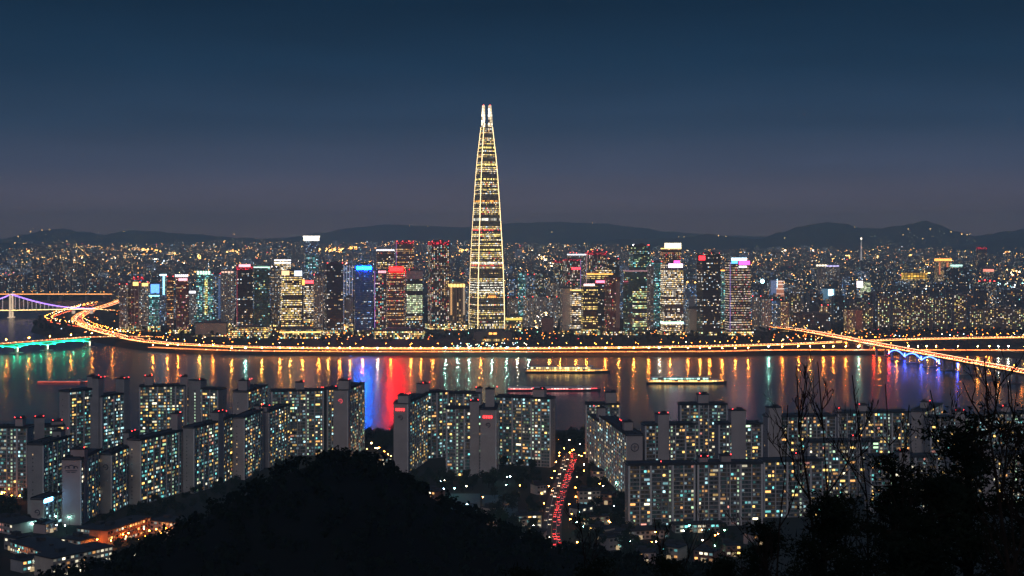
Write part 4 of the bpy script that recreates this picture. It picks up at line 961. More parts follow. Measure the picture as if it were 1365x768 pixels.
for px_ in list(range(-55, 10, 6))+list(range(21, 100, 5)):
    m = MB(); m.tube([(gx(px_, 4000), 3991+max(0, px_-15)*.75, 20), (gx(px_, 4000), 3991+max(0, px_-15)*.75, cable_z(px_))], .42, 0, 4); m.build('hanger', glow('hanger_white', (1, .8, .75), 1.3, False), sb)
m = MB()
for off in (-10, 10): m.box((gx(15, 4000), 4000+off, 32), (4.5, 4.5, 70), 0, 0, False, .75)
m.box((gx(15, 4000), 4000, 58), (3, 16, 3), 0); m.box((gx(15, 4000), 4000, 17), (5, 20, 3), 0); m.box((gx(15, 4000), 4000, .5), (12, 30, 3), 0)
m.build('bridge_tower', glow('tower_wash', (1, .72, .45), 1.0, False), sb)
for px_ in (98, 122):
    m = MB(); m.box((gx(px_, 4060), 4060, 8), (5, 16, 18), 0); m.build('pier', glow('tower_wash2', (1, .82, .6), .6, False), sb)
# far left straight bridge
fb = thing('river_bridge', 'straight low bridge lined with orange lamps far off at the left edge', 'bridge', (0, 0, 0))
FB = [Vector((gx(a, 5180), 5180.0, 21.0)) for a in (-80, 40, 157)]
ribbon('deck', FB, 24, asphalt, 0, 0, None, fb, 3.0)
for off in (-12.4, 12.4):
    m = MB(); m.tube([(p.x, p.y+off, 22.4) for p in FB], .9, 0, 4); m.build('parapet_glow', glow('trail_orange_far', (1, .36, .08), 3.2), fb)  # orange strips added in place of the far deck's light ribbons
for px_ in (-12, 25, 66, 82, 116, 140):
    m = MB(); m.box((gx(px_, 5180), 5180, 8), (8, 22, 22), 0); m.build('pier', concrete, fb)
for px_ in range(-6, 158, 12): lamp(l2[px_ % 4 // 2], gx(px_, 5170), 5170, 21, 'street lamp on the distant straight bridge at the left', 'lamps on the far left bridge', 0)

# ------------------------------------------------------------------ cars
HEADL = glow('car_headlight', (1, .8, .5), 8, False, .8); TAILL = glow('car_taillight', (1, .02, .02), 6.5, False, .8)
def car_into(m, cx=0, cy=0, cz=0, ang=0.0, body=0, k=1.0):
    ca, sa = math.cos(ang), math.sin(ang)
    def P(x, y, z): return (cx+(x*ca-y*sa)*k, cy+(x*sa+y*ca)*k, cz+z*k)
    def bx(x0, x1, y0, y1, z0, z1, mm, tx=0.0, ty=0.0):
        b = [(x0, y0), (x1, y0), (x1, y1), (x0, y1)]; t = [(x0+tx, y0+ty), (x1-tx*.7, y0+ty), (x1-tx*.7, y1-ty), (x0+tx, y1-ty)]
        for i in range(4):
            j = (i+1) % 4; m.face((P(*b[i], z0), P(*b[j], z0), P(*t[j], z1), P(*t[i], z1)), mm)
        m.face([P(*q, z1) for q in t], mm); m.face([P(*q, z0) for q in b[::-1]], mm)
    bx(-2.2, 2.2, -.9, .9, .35, .95, body, .08, .05); bx(-1.6, 1.1, -.85, .85, .95, 1.5, 1, .45, .12)
    for wx in (-1.35, 1.4):
        for wy in (-.9, .9): bx(wx-.32, wx+.32, wy-.1, wy+.1, 0, .64, 2, .1, 0)
    for wy in (-.62, .62):
        bx(2.08, 2.32, wy-.26, wy+.26, .58, .88, 3); bx(-2.32, -2.08, wy-.26, wy+.26, .6, .9, 4)
paints = [plain('paint_silver', (.45, .45, .46), .35, .05, 1, .4), plain('paint_black', (.03, .03, .035), .3, .05, 1), plain('paint_white', (.7, .7, .7), .35, .05, 1)]
CARS = []
for p_ in paints:
    m = MB(); car_into(m); CARS.append(m.mesh('car', [p_, glassd, tyre, HEADL, TAILL]))
ncar = 0
def put_car(x, y, z, ang, label, group):
    global ncar
    o = link_mesh('car', R.choice(CARS), None, (x, y, z), ang); tag(o, label, 'car', group); ncar += 1
# near street running up to the river
ST_PTS = [(738, 742), (735, 715), (737, 690), (743, 662), (752, 636), (758, 618), (760, 604)]
STP = path_pts(ST_PTS, 12.0, 12.0)
ribbon('street', STP, 14, asphalt, .05)
for k in (-3.3, 3.3): ribbon('lane_line', STP, .18, linem, .056, k)
ribbon('centre_line', STP, .3, plain('yellow_paint', (.6, .42, .05), .6), .056, 0)
def along(pts, off, gap, fn, p=.9, jit=.3):
    acc = R.random()*gap
    for a, b in zip(pts, pts[1:]):
        L = (b-a).length; t = (b-a)/L; tt = Vector((t.x, t.y, 0)).normalized(); s = Vector((tt.y, -tt.x, 0))
        while acc < L:
            if R.random() < p:
                q = a+t*acc+s*(off+R.uniform(-jit, jit)); fn(q.x, q.y, q.z, math.atan2(t.y, t.x))
            acc += gap*R.uniform(.8, 1.3)
        acc -= L
for off in (1.8, 4.9): along(STP, off, 8.6, lambda x, y, z, a: put_car(x, y, z+.07, a, 'car with red tail lights queueing up the street between the apartment clusters', 'queueing cars on the near street'), .78, .7)
for off in (-1.8, -4.9): along(STP, off, 17, lambda x, y, z, a: put_car(x, y, z+.07, a+PI, 'car with white headlights coming down the street between the apartment clusters', 'oncoming cars on the near street'), .8)
RBP = [rb(i/60, 0, .02) for i in range(61)]
for off in (3, 6.6, 10.4):
    if ncar > 295: break
    along(RBP[30:], off, 24, lambda x, y, z, a: put_car(x, y, z, a, 'car with white headlights heading towards the viewer on the right bridge', 'cars coming over the right bridge') if ncar < 297 else None, .9)
for off in (-3, -6.6, -10.4):
    along(RBP[30:], off, 26, lambda x, y, z, a: put_car(x, y, z, a+PI, 'car with red tail lights heading away over the right bridge', 'cars going away over the right bridge') if ncar < 297 else None, .9)
# the rest of the traffic as one mass
mb = MB()
def mass(x, y, z, a): car_into(mb, x, y, z, a, R.choice((0, 5)), 1.15)
for off in (2.5, 6, 9.5): along(EXP, off, 7.5, mass, .85)
for off in (-2.5, -6, -9.5): along(EXP, off, 7.5, lambda x, y, z, a: mass(x, y, z, a+PI), .85)
for off in (3, 6.6, 10.4): along(RBP, off, 8.5, mass, .9)
for off in (-3, -6.6, -10.4): along(RBP, off, 8.5, lambda x, y, z, a: mass(x, y, z, a+PI), .9)
for off in (3, 7): along(GB, off, 14, mass, .8)
for off in (-3, -7): along(GB, off, 14, lambda x, y, z, a: mass(x, y, z, a+PI), .8)
for off in (2.5, 6): along(SB, off, 16, mass, .8); along(FB, off, 18, mass, .8)
for off in (-2.5, 2.5): along(RAMP, off, 14, mass, .7)
for off in (-2, 2): along(LOW, off, 22, mass, .6)
tag(mb.build('distant_traffic', [paints[0], glassd, tyre, glow('far_headlight', (1, .58, .27), 30, False), glow('far_taillight', (1, .09, .02), 24, False), paints[1]]), 'dense evening traffic on the far-bank expressway and bridges', 'traffic', None, 'stuff')
# amber lines added on the expressway rails, standing for traffic light trails
gr = thing('guard_rail', 'guard rail with amber lines standing for traffic light trails on the far-bank expressway', 'guard rail', (0, 0, 0))
for off, mt in ((14.0, glow('trail_amber', (1, .34, .07), 6.0)), (-14.0, glow('trail_rose', (1, .40, .16), 5.0))):
    m = MB(); P = []
    for i, p in enumerate(EXP):
        t_ = (EXP[min(len(EXP)-1, i+1)]-EXP[max(0, i-1)]); t_.z = 0; t_.normalize(); P.append((p.x+t_.y*off, p.y-t_.x*off, p.z+1.1))
    m.tube(P, .55, 0, 4); m.build('light_line', mt, gr)
    m = MB()
    for p in P[::1]: m.box((p[0], p[1], p[2]-.55), (.2, .2, 1.1), 0)
    m.build('rail_posts', steel, gr)

g2 = thing('guard_rail', 'low guard rail with dim orange lines standing for light trails on the waterside road', 'guard rail', (0, 0, 0))
for off in (-6.3, 6.3):
    m = MB(); pr = MB(); P = []
    for i, p in enumerate(LOW):
        t_ = (LOW[min(len(LOW)-1, i+1)]-LOW[max(0, i-1)]); t_.z = 0; t_.normalize(); P.append((p.x+t_.y*off, p.y-t_.x*off, p.z+1.0)); pr.box((P[-1][0], P[-1][1], p.z+.45), (.2, .2, .9), 0)
    m.tube(P, .4, 0, 4); m.build('light_line', glow('trail_dim', (1, .26, .06), 2.6), g2); pr.build('rail_posts', steel, g2)  # dim lines added for the second ribbon of traffic light

# ------------------------------------------------------------------ boats
def boat(label, x0, x1, yw, hull, lights, h, tiers=2):
    Y = yd(yw, 0); L = (x1-x0)*Y/F; w = L*.13
    t = thing('excursion_boat', label, 'boat', (gx((x0+x1)/2, Y), Y, 0))
    m = MB(); n = 12; secs = []
    for i in range(n+1):
        q = i/n; x = -L/2+L*q; b = w/2*min(1, (1-q)*5)**.6 if q > .8 else w/2*(.8+.2*min(1, q*6))
        b = max(b, .15); sh = h*.32*(1+.5*max(0, q-.75)*2)
        secs.append([(x, -b*.7, -.8), (x+(1.5 if q > .95 else 0), -b, sh), (x+(1.5 if q > .95 else 0), b, sh), (x, b*.7, -.8)])
    for a, b in zip(secs, secs[1:]):
        for i in range(4): m.face((a[i], a[(i+1) % 4], b[(i+1) % 4], b[i]))
    m.face(secs[0]); m.face(secs[-1][::-1]); m.build('hull', hull, t)
    z = h*.32
    for k in range(tiers):
        f0, f1 = -.47+.03*k, .40-.12*k; hh = h*.30
        m = MB(); m.box(((f0+f1)/2*L, 0, z+hh/2), ((f1-f0)*L, w*(.86-.1*k), hh), 0); m.build('cabin', hullw, t)
        m = MB(); m.box(((f0+f1)/2*L, 0, z+hh*.52), ((f1-f0)*L-1.5, w*(.86-.1*k)+.5, hh*.55), 0, 0, True); m.build('lit_windows', facade('boat_windows_%d_%g' % (int(lights[k][0][1]*1000), lights[k][1]), (.3, .28, .25), (.2, .15, .1), .93, 0, [(lights[k][0], 2), (tuple(min(1, c*1.25) for c in lights[k][0]), 1)], lights[k][1]*2.4, 4.2, 90, .78, 2, .4, 3, .4), t)
        m = MB(); m.box(((f0+f1)/2*L, 0, z+hh+.15), ((f1-f0)*L+2, w*(.9-.1*k), .3), 0); m.build('deck_roof', hullw, t); z += hh+.3
    m = MB(); m.box((.28*L, 0, z+.9), (L*.05, w*.5, 1.8), 0); m.box((.295*L, 0, z+1.1), (L*.022, w*.52, .7), 1); m.build('wheelhouse', [hullw, glassd], t)
    m = MB(); m.tube([(.2*L, 0, z), (.2*L, 0, z+5)], .12, 0, 5); m.build('mast', steel, t)
    for sd in (-1, 1):
        m = MB(); m.tube([(-.48*L, sd*w*.46, h*.36), (.3*L, sd*w*.47, h*.36), (.47*L, sd*w*.12, h*.46)], .28, 0, 5); m.build('light_line', glow('boat_rail_%d' % int(lights[-1][0][1]*1000), lights[-1][0], lights[-1][1]), t)
    return t
boat('long double deck excursion boat lit golden, the upper of the two on the centre water', 700, 813, 497, hulld, [((1, .52, .12), 2.2), ((1, .66, .24), 1.6), ((1, .36, .06), 3.2)], 10.5)
boat('low excursion boat lit in red and white lines behind the centre apartments', 675, 800, 521, hulld, [((1, .5, .42), .9), ((1, .07, .08), 2.6)], 8.0, 1)
boat('excursion boat lit golden with a mint green roof line, right of the others', 862, 968, 511.5, hulld, [((1, .55, .16), 2.0), ((.45, .9, .72), 1.2), ((1, .45, .1), 3.0)], 10)
boat('low red lit boat passing on the left water', 50, 121, 510, hulld, [((.5, .08, .05), .6), ((1, .12, .05), 2.6)], 3.6, 1)

# ------------------------------------------------------------------ near apartment blocks
WIN = {}
WINC = {'yellow': ((1, .62, .15), 1.25), 'warm': ((1, .46, .12), 1.0), 'white': ((1, .9, .62), 1.15), 'cool': ((.5, .92, 1), 1.1), 'teal': ((.18, .8, .78), .85), 'green': ((.6, 1, .55), 1.0), 'rose': ((1, .36, .26), .7), 'dim': ((.14, .34, .36), .45)}
def win_mesh(kind, w=2.3, h=1.75):
    key = (kind, w, h)
    if key in WIN: return WIN[key]
    c, s = WINC[kind]
    m = MB(); fr = .09
    m.box((0, .0, 0), (w, .12, h), 1, 0)
    for a, b in ((-w/2+fr, -.03), (.03, w/2-fr)):                   # two sliding panes set proud of the frame
        m.box(((a+b)/2, -.09, 0), (b-a, .05, h-2*fr), 0)
    m.box((0, -.12, -h/2-.05), (w+.2, .2, .1), 1)
    WIN[key] = m.mesh('window', [glow('win_'+kind, c, s, False, 2.0), plasterg]); return WIN[key]
KINDS = ('yellow', 'warm', 'white', 'cool', 'teal', 'green', 'rose', 'dim')
GLZ = facade('near_glazing', (.12, .125, .13), (.025, .034, .04), .26, .05, [(TEAL, 4), (COOL, 3), (GREEN, 1), (WARM, 1)], .34, 2.8, 2.9, .62, .55, .12, 31, .5, .16)
GLZ2 = facade('near_glazing_dark', (.09, .09, .095), (.02, .025, .028), .20, .05, [(WARM, 3), (TEAL, 2), (COOL, 2)], .26, 2.8, 2.9, .62, .55, .12, 33, .5, .12)
FL = 2.9
WARMW = glow('small_window_glow', (1, .6, .25), .8, False)
palefin = plain('pale_balcony_concrete', (.5, .5, .5), .8, .12, .1)
BEACN = glow('roof_beacon', (1, .04, .04), 9, False)
def block(label, xa, Ya, xb, Yb, ytop, at='a', dep=12.5, cores=(), lit=.42, mix=(5, 3.2, 3, 2, 1.3, 1.2, .3, 2.0), wall=None, glz=None, zb=12.0, stairs=(), endwin=True, logo=None, sign=None, step=None, name='apartment_block', maxw=100, face=None, lot=False):
    """slab block: facade from A to B (photo column, distance), roof row at A (or B), lift cores along the facade."""
    wall = wall or plaster; glz = glz or GLZ
    if not stairs and abs(xb-xa) > 40: stairs = (R.choice((.3, .62, .7)),)
    A = Vector((gx(xa, Ya), Ya, 0)); B = Vector((gx(xb, Yb), Yb, 0)); d = B-A; L = d.length; u = d/L
    nrm = Vector((u.y, -u.x, 0)); flip = 1
    if nrm.dot(-(A+B)/2) < 0: nrm = -nrm; flip = -1                   # outward = towards the viewer
    z1 = gz(ytop, Ya if at == 'a' else Yb); nf = max(3, int(round((z1-zb)/FL))); h = nf*FL
    # local frame: x along the facade so that the outward normal is local -y
    if flip > 0: O, ux = A, u
    else: O, ux = B, -u
    rz = math.atan2(ux.y, ux.x)
    t = thing(name, label, 'apartment block', (O.x, O.y, zb), rz)
    FX = lambda s: s if flip > 0 else L-s                            # distance measured from A -> local x
    bx = MB(); bx.prism([(0, 0), (L, 0), (L, dep), (0, dep)], 0, h, 0, 1); bx.build('walls', [wall, roofm], t)
    g = MB(); g.face(((.35, -.04, .3), (L-.35, -.04, .3), (L-.35, -.04, h-.3), (.35, -.04, h-.3)), 0, ((0.01, .31), (L-.7, .31), (L-.7, h-.3), (.01, h-.3)))
    g.build('glazing', glz, t)
    r = MB(); r.box((L/2, dep/2, h+.35), (L+1.6, dep+1.8, .7), 0); r.box((L/2, dep/2, h+1.1), (L-1.5, dep-2, .9), 0, 0, False, .9)
    for q in range(max(2, int(L/9))):
        xx = R.uniform(2, L-2); kk = R.random()
        if kk < .5: r.box((xx, dep*R.uniform(.3, .7), h+2.1), (1.6, 1.6, 1.4), 0)
        else: r.tube([(xx, dep*.5, h+1), (xx, dep*.5, h+R.uniform(3, 5))], .07, 0, 4)
    for yy in (-.6, dep+.6): r.box((L/2, yy, h+1.25), (L+1.2, .06, .9), 0)
    r.build('roof', roofm, t)
    cw = [(FX(c[0]*L), c[1], c[2]) for c in cores]
    # slab edges, balcony rails and fins of the facade
    unit = 8.4 if L > 26 else 6.6
    nu = max(2, int(round(L/unit))); U = L/nu
    fm = MB()
    for k in range(nf): fm.box((L/2, -.28, k*FL+.05), (L-.1, .5, .26), 0)
    for k in range(nu+1): fm.box((clamp(k*U, .3, L-.3), -.4, h/2), (.6 if k % 2 else 1.3, .9, h-.02), 0)
    fm.build('balcony_frame', palefin, t)
    rl = MB()
    for k in range(nf):
        for q in range(nu): rl.box((q*U+U/2, -.5, k*FL+.62), (U-1.2, .05, .08), 0); rl.box((q*U+U/2, -.5, k*FL+.95), (U-1.2, .05, .06), 0)
    rl.build('balcony_rails', steel, t)
    cells = []
    nb = 3 if U > 7.4 else 2; bw = (U-.9)/nb
    colp = [R.choice((.25, .6, .8, 1.0, 1.5, 2.0)) for _ in range(nu*nb)]
    for k in range(nf):
        for q in range(nu*nb):
            x = (q//nb)*U+.45+bw*(q % nb+.5)
            if any(abs(x-cx) < .6 for cx, cwid, _ in cw): continue
            if R.random() < lit*.62*colp[q]:
                wide = (q % nb) < nb-1 and R.random() < .22
                cells.append((x+(bw/2 if wide else 0), k, wide))
    R.shuffle(cells)
    cells = sorted(cells, key=lambda c: -c[1]*.6+R.random()*4)
    stf = MB()
    for i, (x, k, wide) in enumerate(cells):
        kd = R.choices(KINDS, mix)[0]; ww = round(bw*1.7 if wide else min(bw*.8, R.choice((2.5, 2.2, 1.8, 1.3))), 1)
        if i < maxw: link_mesh('window', win_mesh(kd, ww), t, (x, -.14, k*FL+1.6))
        else:
            stf.box((x, -.14, k*FL+1.6), (ww, .12, 1.75), 8); stf.box((x, -.23, k*FL+1.6), (ww-.2, .05, 1.57), KINDS.index(kd))
    if stf.f:
        o = stf.build('window', [glow('winmass_'+kk, WINC[kk][0], WINC[kk][1]*.75, False) for kk in KINDS]+[plasterg], t); o['kind'] = 'stuff'
    for sx_ in stairs:                                                # lit stairwell column
        m = MB(); x = FX(sx_*L)
        m.box((x, -.62, h/2), (2.6, 1.0, h), 0); m.build('stairwell', wall, t)
        m = MB(); m.face(((x-.9, -1.15, 1), (x+.9, -1.15, 1), (x+.9, -1.15, h-1), (x-.9, -1.15, h-1)), 0, ((.01, 1), (1.81, 1), (1.81, h-1), (.01, h-1)))
        m.build('stairwell_glazing', facade('stair_glazing', (.2, .2, .2), (.1, .1, .1), .8, 0, [((.66, 1, .62), 2), ((.85, 1, .8), 1)], .8, 1.82, 2.9, .7, .55, .3, 51, .3), t)
    for cx, wd, up in cw:
        up = up*.78+1.0; front_y = -1.0 if (wd > 6.5 and R.random() < .4) else 1.6
        m = MB(); y1_ = dep*.72; m.box((cx, (front_y+y1_)/2, (h+up)/2), (wd, y1_-front_y, h+up), 0); m.box((cx, (front_y+y1_)/2, h+up+.3), (wd+.8, y1_-front_y+.8, .6), 1); m.box((cx+wd*.2, dep*.5, h+up+1.3), (wd*.4, 2.5, 1.5), 1); lc = m.build('lift_core', [wall, roofm], t)
        if front_y > 0:
            m = MB(); m.box((cx, -.45, h/2), (.7, .8, h), 0); m.build('wall_pier', wall, t)
        for q in (-.4, .4):
            if R.random() < .75:
                m = MB(); m.tube([(cx+wd*q, -.6, h+up+.5), (cx+wd*q, -.6, h+up+1.3)], .08, 1, 4); m.ball((cx+wd*q, -.6, h+up+1.5), .38, 0, 6, 4); m.build('roof_beacon', [BEACN, darksteel], lc)
    # blank end walls: narrow bathroom windows, logo and neon sign
    for side in (0, 1):
        ex = -.03 if side == 0 else L+.03; sg_ = -1 if side == 0 else 1
        m = MB(); m.box((ex+sg_*.12, dep/2, h/2+.4), (.3, dep+.5, h+.8), 0)
        for q in range(3, nf, 3): m.box((ex+sg_*.3, dep/2, q*FL), (.1, dep+.3, .14), 0)
        ew = m.build('end_wall', wall, t)
        if nf > 8 and logo is None:
            for q in range(1, nf-2):
                if R.random() < .8: m = MB(); m.box((ex+sg_*.32, dep*.66, q*FL+1.7), (.14, .7, .9), 0); m.build('small_window', [glassd, glassd, WARMW][R.choices((0, 1, 2), (5, 4, 1))[0]], ew)
    ends = {'a': 0 if flip > 0 else 1, 'b': 1 if flip > 0 else 0}
    for spec, kind in ((logo, 'logo'), (sign, 'sign')):
        if not spec: continue
        side = ends[spec[0]]; ex = -.5 if side == 0 else L+.5; yc, zc = dep/2, h-spec[1]
        m = MB()
        if kind == 'sign':
            for q in range(4):
                y = yc+(q-1.5)*2.1
                m.box((ex, y, zc), (.35, .5, 2.0), 0); m.box((ex, y+.6, zc+.7), (.35, 1.1, .4), 0); m.box((ex, y+.6, zc-.5), (.35, 1.1, .4), 0)
            m.build('neon_sign', glow('neon_red', (1, .02, .02), 9, True), t)
        else:
            st = spec[2]
            if st == 'ring':
                pts = [(ex, yc+3*math.cos(a*PI/10), zc+3*math.sin(a*PI/10)) for a in range(21)]
                m.tube(pts, .35, 0, 4); m.box((ex, yc, zc), (.3, .5, 4), 0); m.box((ex, yc, zc+.3), (.3, 4, .5), 0)
            elif st == 'domes':
                for q, rr_ in ((-1, 1.6), (0, 2.3), (1, 1.6)):
                    pts = [(ex, yc+q*3.0+rr_*math.cos(a*PI/8), zc+rr_*math.sin(a*PI/8)) for a in range(9)]; m.tube(pts, .32, 0, 4)
                m.box((ex, yc, zc-1.6), (.3, 8.5, .5), 0); m.box((ex, yc-1.5, zc-2.8), (.3, 3, .5), 0); m.box((ex, yc+2, zc-2.8), (.3, 2, .5), 0)
            else:
                pts = [(ex, yc+1.8*math.cos(a*PI/8), zc+1.8*math.sin(a*PI/8)) for a in range(13)]; m.tube(pts, .35, 0, 4); m.box((ex, yc+.4, zc), (.3, 2, .45), 0)
            m.build('wall_logo', plain('logo_paint', (.06, .06, .09), .7) if len(spec) < 4 else spec[3], t)
    return t
redneon = glow('logo_red', (1, .06, .08), .9, True)
# left: back row by the river
B_ = block
B_('pale apartment block with warm yellow windows at the left end of the riverside row', 92, 1330, 131, 1360, 522, cores=((.93, 6, 14),), lit=.55)
B_('block with pale blue windows and a blank grey gable, second in the left riverside row', 135, 1262, 168, 1290, 530, cores=((.04, 6, 20), (1.0, 7, 16)), lit=.55, mix=(2, 1, 4, 5, 2, 1, .2, 2), wall=plasterg)
B_('block with twin tall lift cores in the left riverside row', 186, 1350, 246, 1358, 516, cores=((.2, 7.5, 11), (.98, 7, 10)), lit=.5)
B_('block just right of the twin cored one, its lift core at the left end', 248, 1365, 291, 1350, 517, cores=((.28, 14, 9),), lit=.45, wall=plasterg)
B_('block with pale gable and red lamped core, middle of the left riverside row', 330, 1330, 356, 1392, 523, dep=14, cores=((.12, 8, 12),), lit=.5)
B_('broad block with a single central lift core in the left riverside row', 362, 1335, 431, 1345, 524, cores=((.55, 8, 9), (.98, 2, 1)), lit=.42)
B_('slim block with a red logo on its pale gable, right end of the riverside row', 463, 1320, 485, 1385, 522, dep=13, cores=((.08, 7.5, 10),), lit=.42, logo=('a', 10, 'c', redneon))
B_('low dark side wing left of the red logo block', 436, 1352, 447, 1356, 521, cores=((.9, 3, 1),), lit=.4, wall=plasterg)
# left: front diagonal row
B_('front block with a domed emblem painted on its pink gable at lower left', 107, 1013, 135, 1062, 614, dep=12.5, cores=((.2, 7, 7),), lit=.42, logo=('a', 6, 'domes'), wall=plasterp)
B_('front block with a narrow grey gable and small emblem, next to the domed emblem', 148, 1056, 186, 1120, 604, dep=8, cores=((.75, 9, 12),), lit=.42, logo=('a', 9, 'c'), wall=plasterg)
B_('front block with teal and yellow windows left of the tall blank core', 187, 1090, 246, 1148, 589, dep=11, cores=((.93, 7, 17),), lit=.55, mix=(5, 3, 3, 2, 3, 2, .2, 2))
B_('front block right of the tall blank core, windows mostly white', 258, 1140, 297, 1186, 571, dep=9, cores=((.9, 8, 9),), lit=.5, mix=(3, 2, 4, 3, 2, 2, .2, 2), wall=plasterg)
B_('narrow front block wedged behind the pale gable of its neighbour', 297, 1190, 313, 1225, 561, dep=9, cores=((.3, 5, 6),), lit=.45)
B_('front block with a broad pale blank gable in the diagonal row', 325, 1205, 350, 1262, 557, dep=9, cores=((.96, 6, 4),), lit=.5)
B_('last front block of the diagonal row before the dark hill', 358, 1270, 386, 1330, 549, dep=9, cores=((.05, 6, 5),), lit=.45)
# far left
B_('apartment block cut by the left picture edge with teal windows', -30, 1120, 36, 1118, 569, cores=((.82, 6, 8),), lit=.55, mix=(2, 1, 3, 5, 4, 2, .2, 2))
B_('block behind with a stepped roof near the left edge', 38, 1165, 86, 1175, 572, cores=((.3, 8, 9), (.8, 9, 4)), lit=.45, wall=plasterg)
B_('tall grey gabled block at the left with dim blue windows', 57, 1046, 94, 1092, 591, dep=11.5, cores=((.8, 8, 6),), lit=.35, mix=(1, 1, 2, 4, 3, 1, .2, 3), wall=plasterg)
# centre pair
B_('centre apartment block with a red neon sign on its gable, left one of the pair', 543, 1235, 569, 1310, 539, dep=12, cores=((.05, 8, 8),), lit=.42, sign=('a', 5), logo=('a', 12, 'c'))
B_('centre back block with a red lamped core rising behind the left neon sign', 567, 1320, 597, 1335, 525, cores=((.03, 9, 10),), lit=.42)
B_('centre block facing the viewer left of the right neon sign', 595, 1222, 643, 1224, 544, dep=12, cores=((.78, 8, 7),), lit=.40, mix=(4, 3, 3, 2, 3, 1, .2, 2))
B_('narrow centre tower whose pale gable carries the right red neon sign', 660.5, 1216, 664, 1262, 545, dep=12.8, cores=((.3, 9, 20),), lit=.3, sign=('a', 6), logo=('a', 13, 'c'))
B_('broad centre back block with a pale right gable', 658, 1290, 734, 1272, 530, cores=((.78, 11, 9),), lit=.42)
B_('centre back block linking the neon signed pair', 596, 1345, 640, 1345, 524, cores=((.96, 6, 5),), lit=.38, wall=plasterg)
# right cluster
B_('long block receding left from a gable with a round emblem', 836, 1117, 800, 1240, 580, dep=12, cores=((.2, 8, 9),), lit=.42, mix=(2, 3, 4, 3, 2, 1, .4, 2), logo=('a', 9, 'ring'))
B_('riverside block beyond the round emblem gable with red lamps on its core', 781, 1330, 826, 1330, 539, dep=12, cores=((.75, 10, 13),), lit=.4)
B_('middle part of the receding block left of the round emblem gable', 802, 1235, 785, 1300, 565, dep=12, cores=((.5, 8, 12),), lit=.42)
B_('right block with a lit stairwell and a lift core left of centre', 860, 1134, 927, 1140, 567, cores=((.36, 9, 10),), lit=.38, stairs=(.52,), glz=GLZ2)
B_('taller riverside block with a slim core, middle of the right cluster', 907, 1226, 969, 1228, 538, cores=((.5, 9, 10),), lit=.42, stairs=(.82,), glz=GLZ2)
B_('right block with a greenish stairwell and red lamped wide core', 958, 1140, 1016, 1143, 567, cores=((.45, 12, 13),), lit=.4, stairs=(.2,), glz=GLZ2)
B_('broad front block on the right with a dark flat roof, left half', 838, 1005, 926, 1010, 621, cores=((.5, 1.6, 0.4),), lit=.30, wall=plasterg, glz=GLZ2, stairs=())
B_('broad front block on the right with a dark flat roof, right half', 930, 1010, 1016, 1014, 619, cores=((.1, 6, 5), (.45, 7, 6)), lit=.32, wall=plasterg, glz=GLZ2)
B_('front block behind bare branches right of the flat roofed pair', 1018, 1040, 1096, 1046, 617, cores=((.6, 6, 5),), lit=.32, wall=plasterg, glz=GLZ2, mix=(5, 4, 3, 2, 2, 1, .3, 2))
B_('riverside block with a core at its left end behind the bare trees', 1024, 1187, 1114, 1195, 558, cores=((.1, 11, 9),), lit=.42, glz=GLZ2, mix=(6, 4, 2, 1, 1, 1, .3, 2))
B_('riverside block with yellow windows behind the middle bare tree', 1117, 1215, 1213, 1220, 552, cores=((.35, 9, 7), (.03, 3, 3)), lit=.42, glz=GLZ2, mix=(6, 4, 2, 1, 1, 1, .3, 2))
B_('lower block between bare tree trunks with teal windows', 1078, 1120, 1172, 1124, 588, cores=((.68, 8, 4),), lit=.4, glz=GLZ2)
B_('white gabled block left of the dark pine', 1232, 1200, 1256, 1260, 548, dep=10.5, cores=((.3, 6, 7),), lit=.4, wall=plaster)
B_('block half hidden by the dark pine at the right', 1240, 1180, 1318, 1184, 560, cores=((.5, 8, 6),), lit=.42, glz=GLZ2, mix=(4, 3, 3, 2, 1, 1, .3, 2))
B_('block cut by the right picture edge', 1316, 1210, 1400, 1214, 552, cores=((.3, 8, 6),), lit=.42, glz=GLZ2, mix=(2, 1, 4, 4, 2, 1, .3, 2))
B_('lower front block right of the branches, mostly behind the pine', 1160, 1060, 1250, 1064, 612, cores=((.5, 8, 4),), lit=.4, glz=GLZ2)
B_('lower front block at the right edge behind the pine needles', 1268, 1075, 1390, 1080, 606, cores=((.4, 8, 4),), lit=.4, glz=GLZ2)

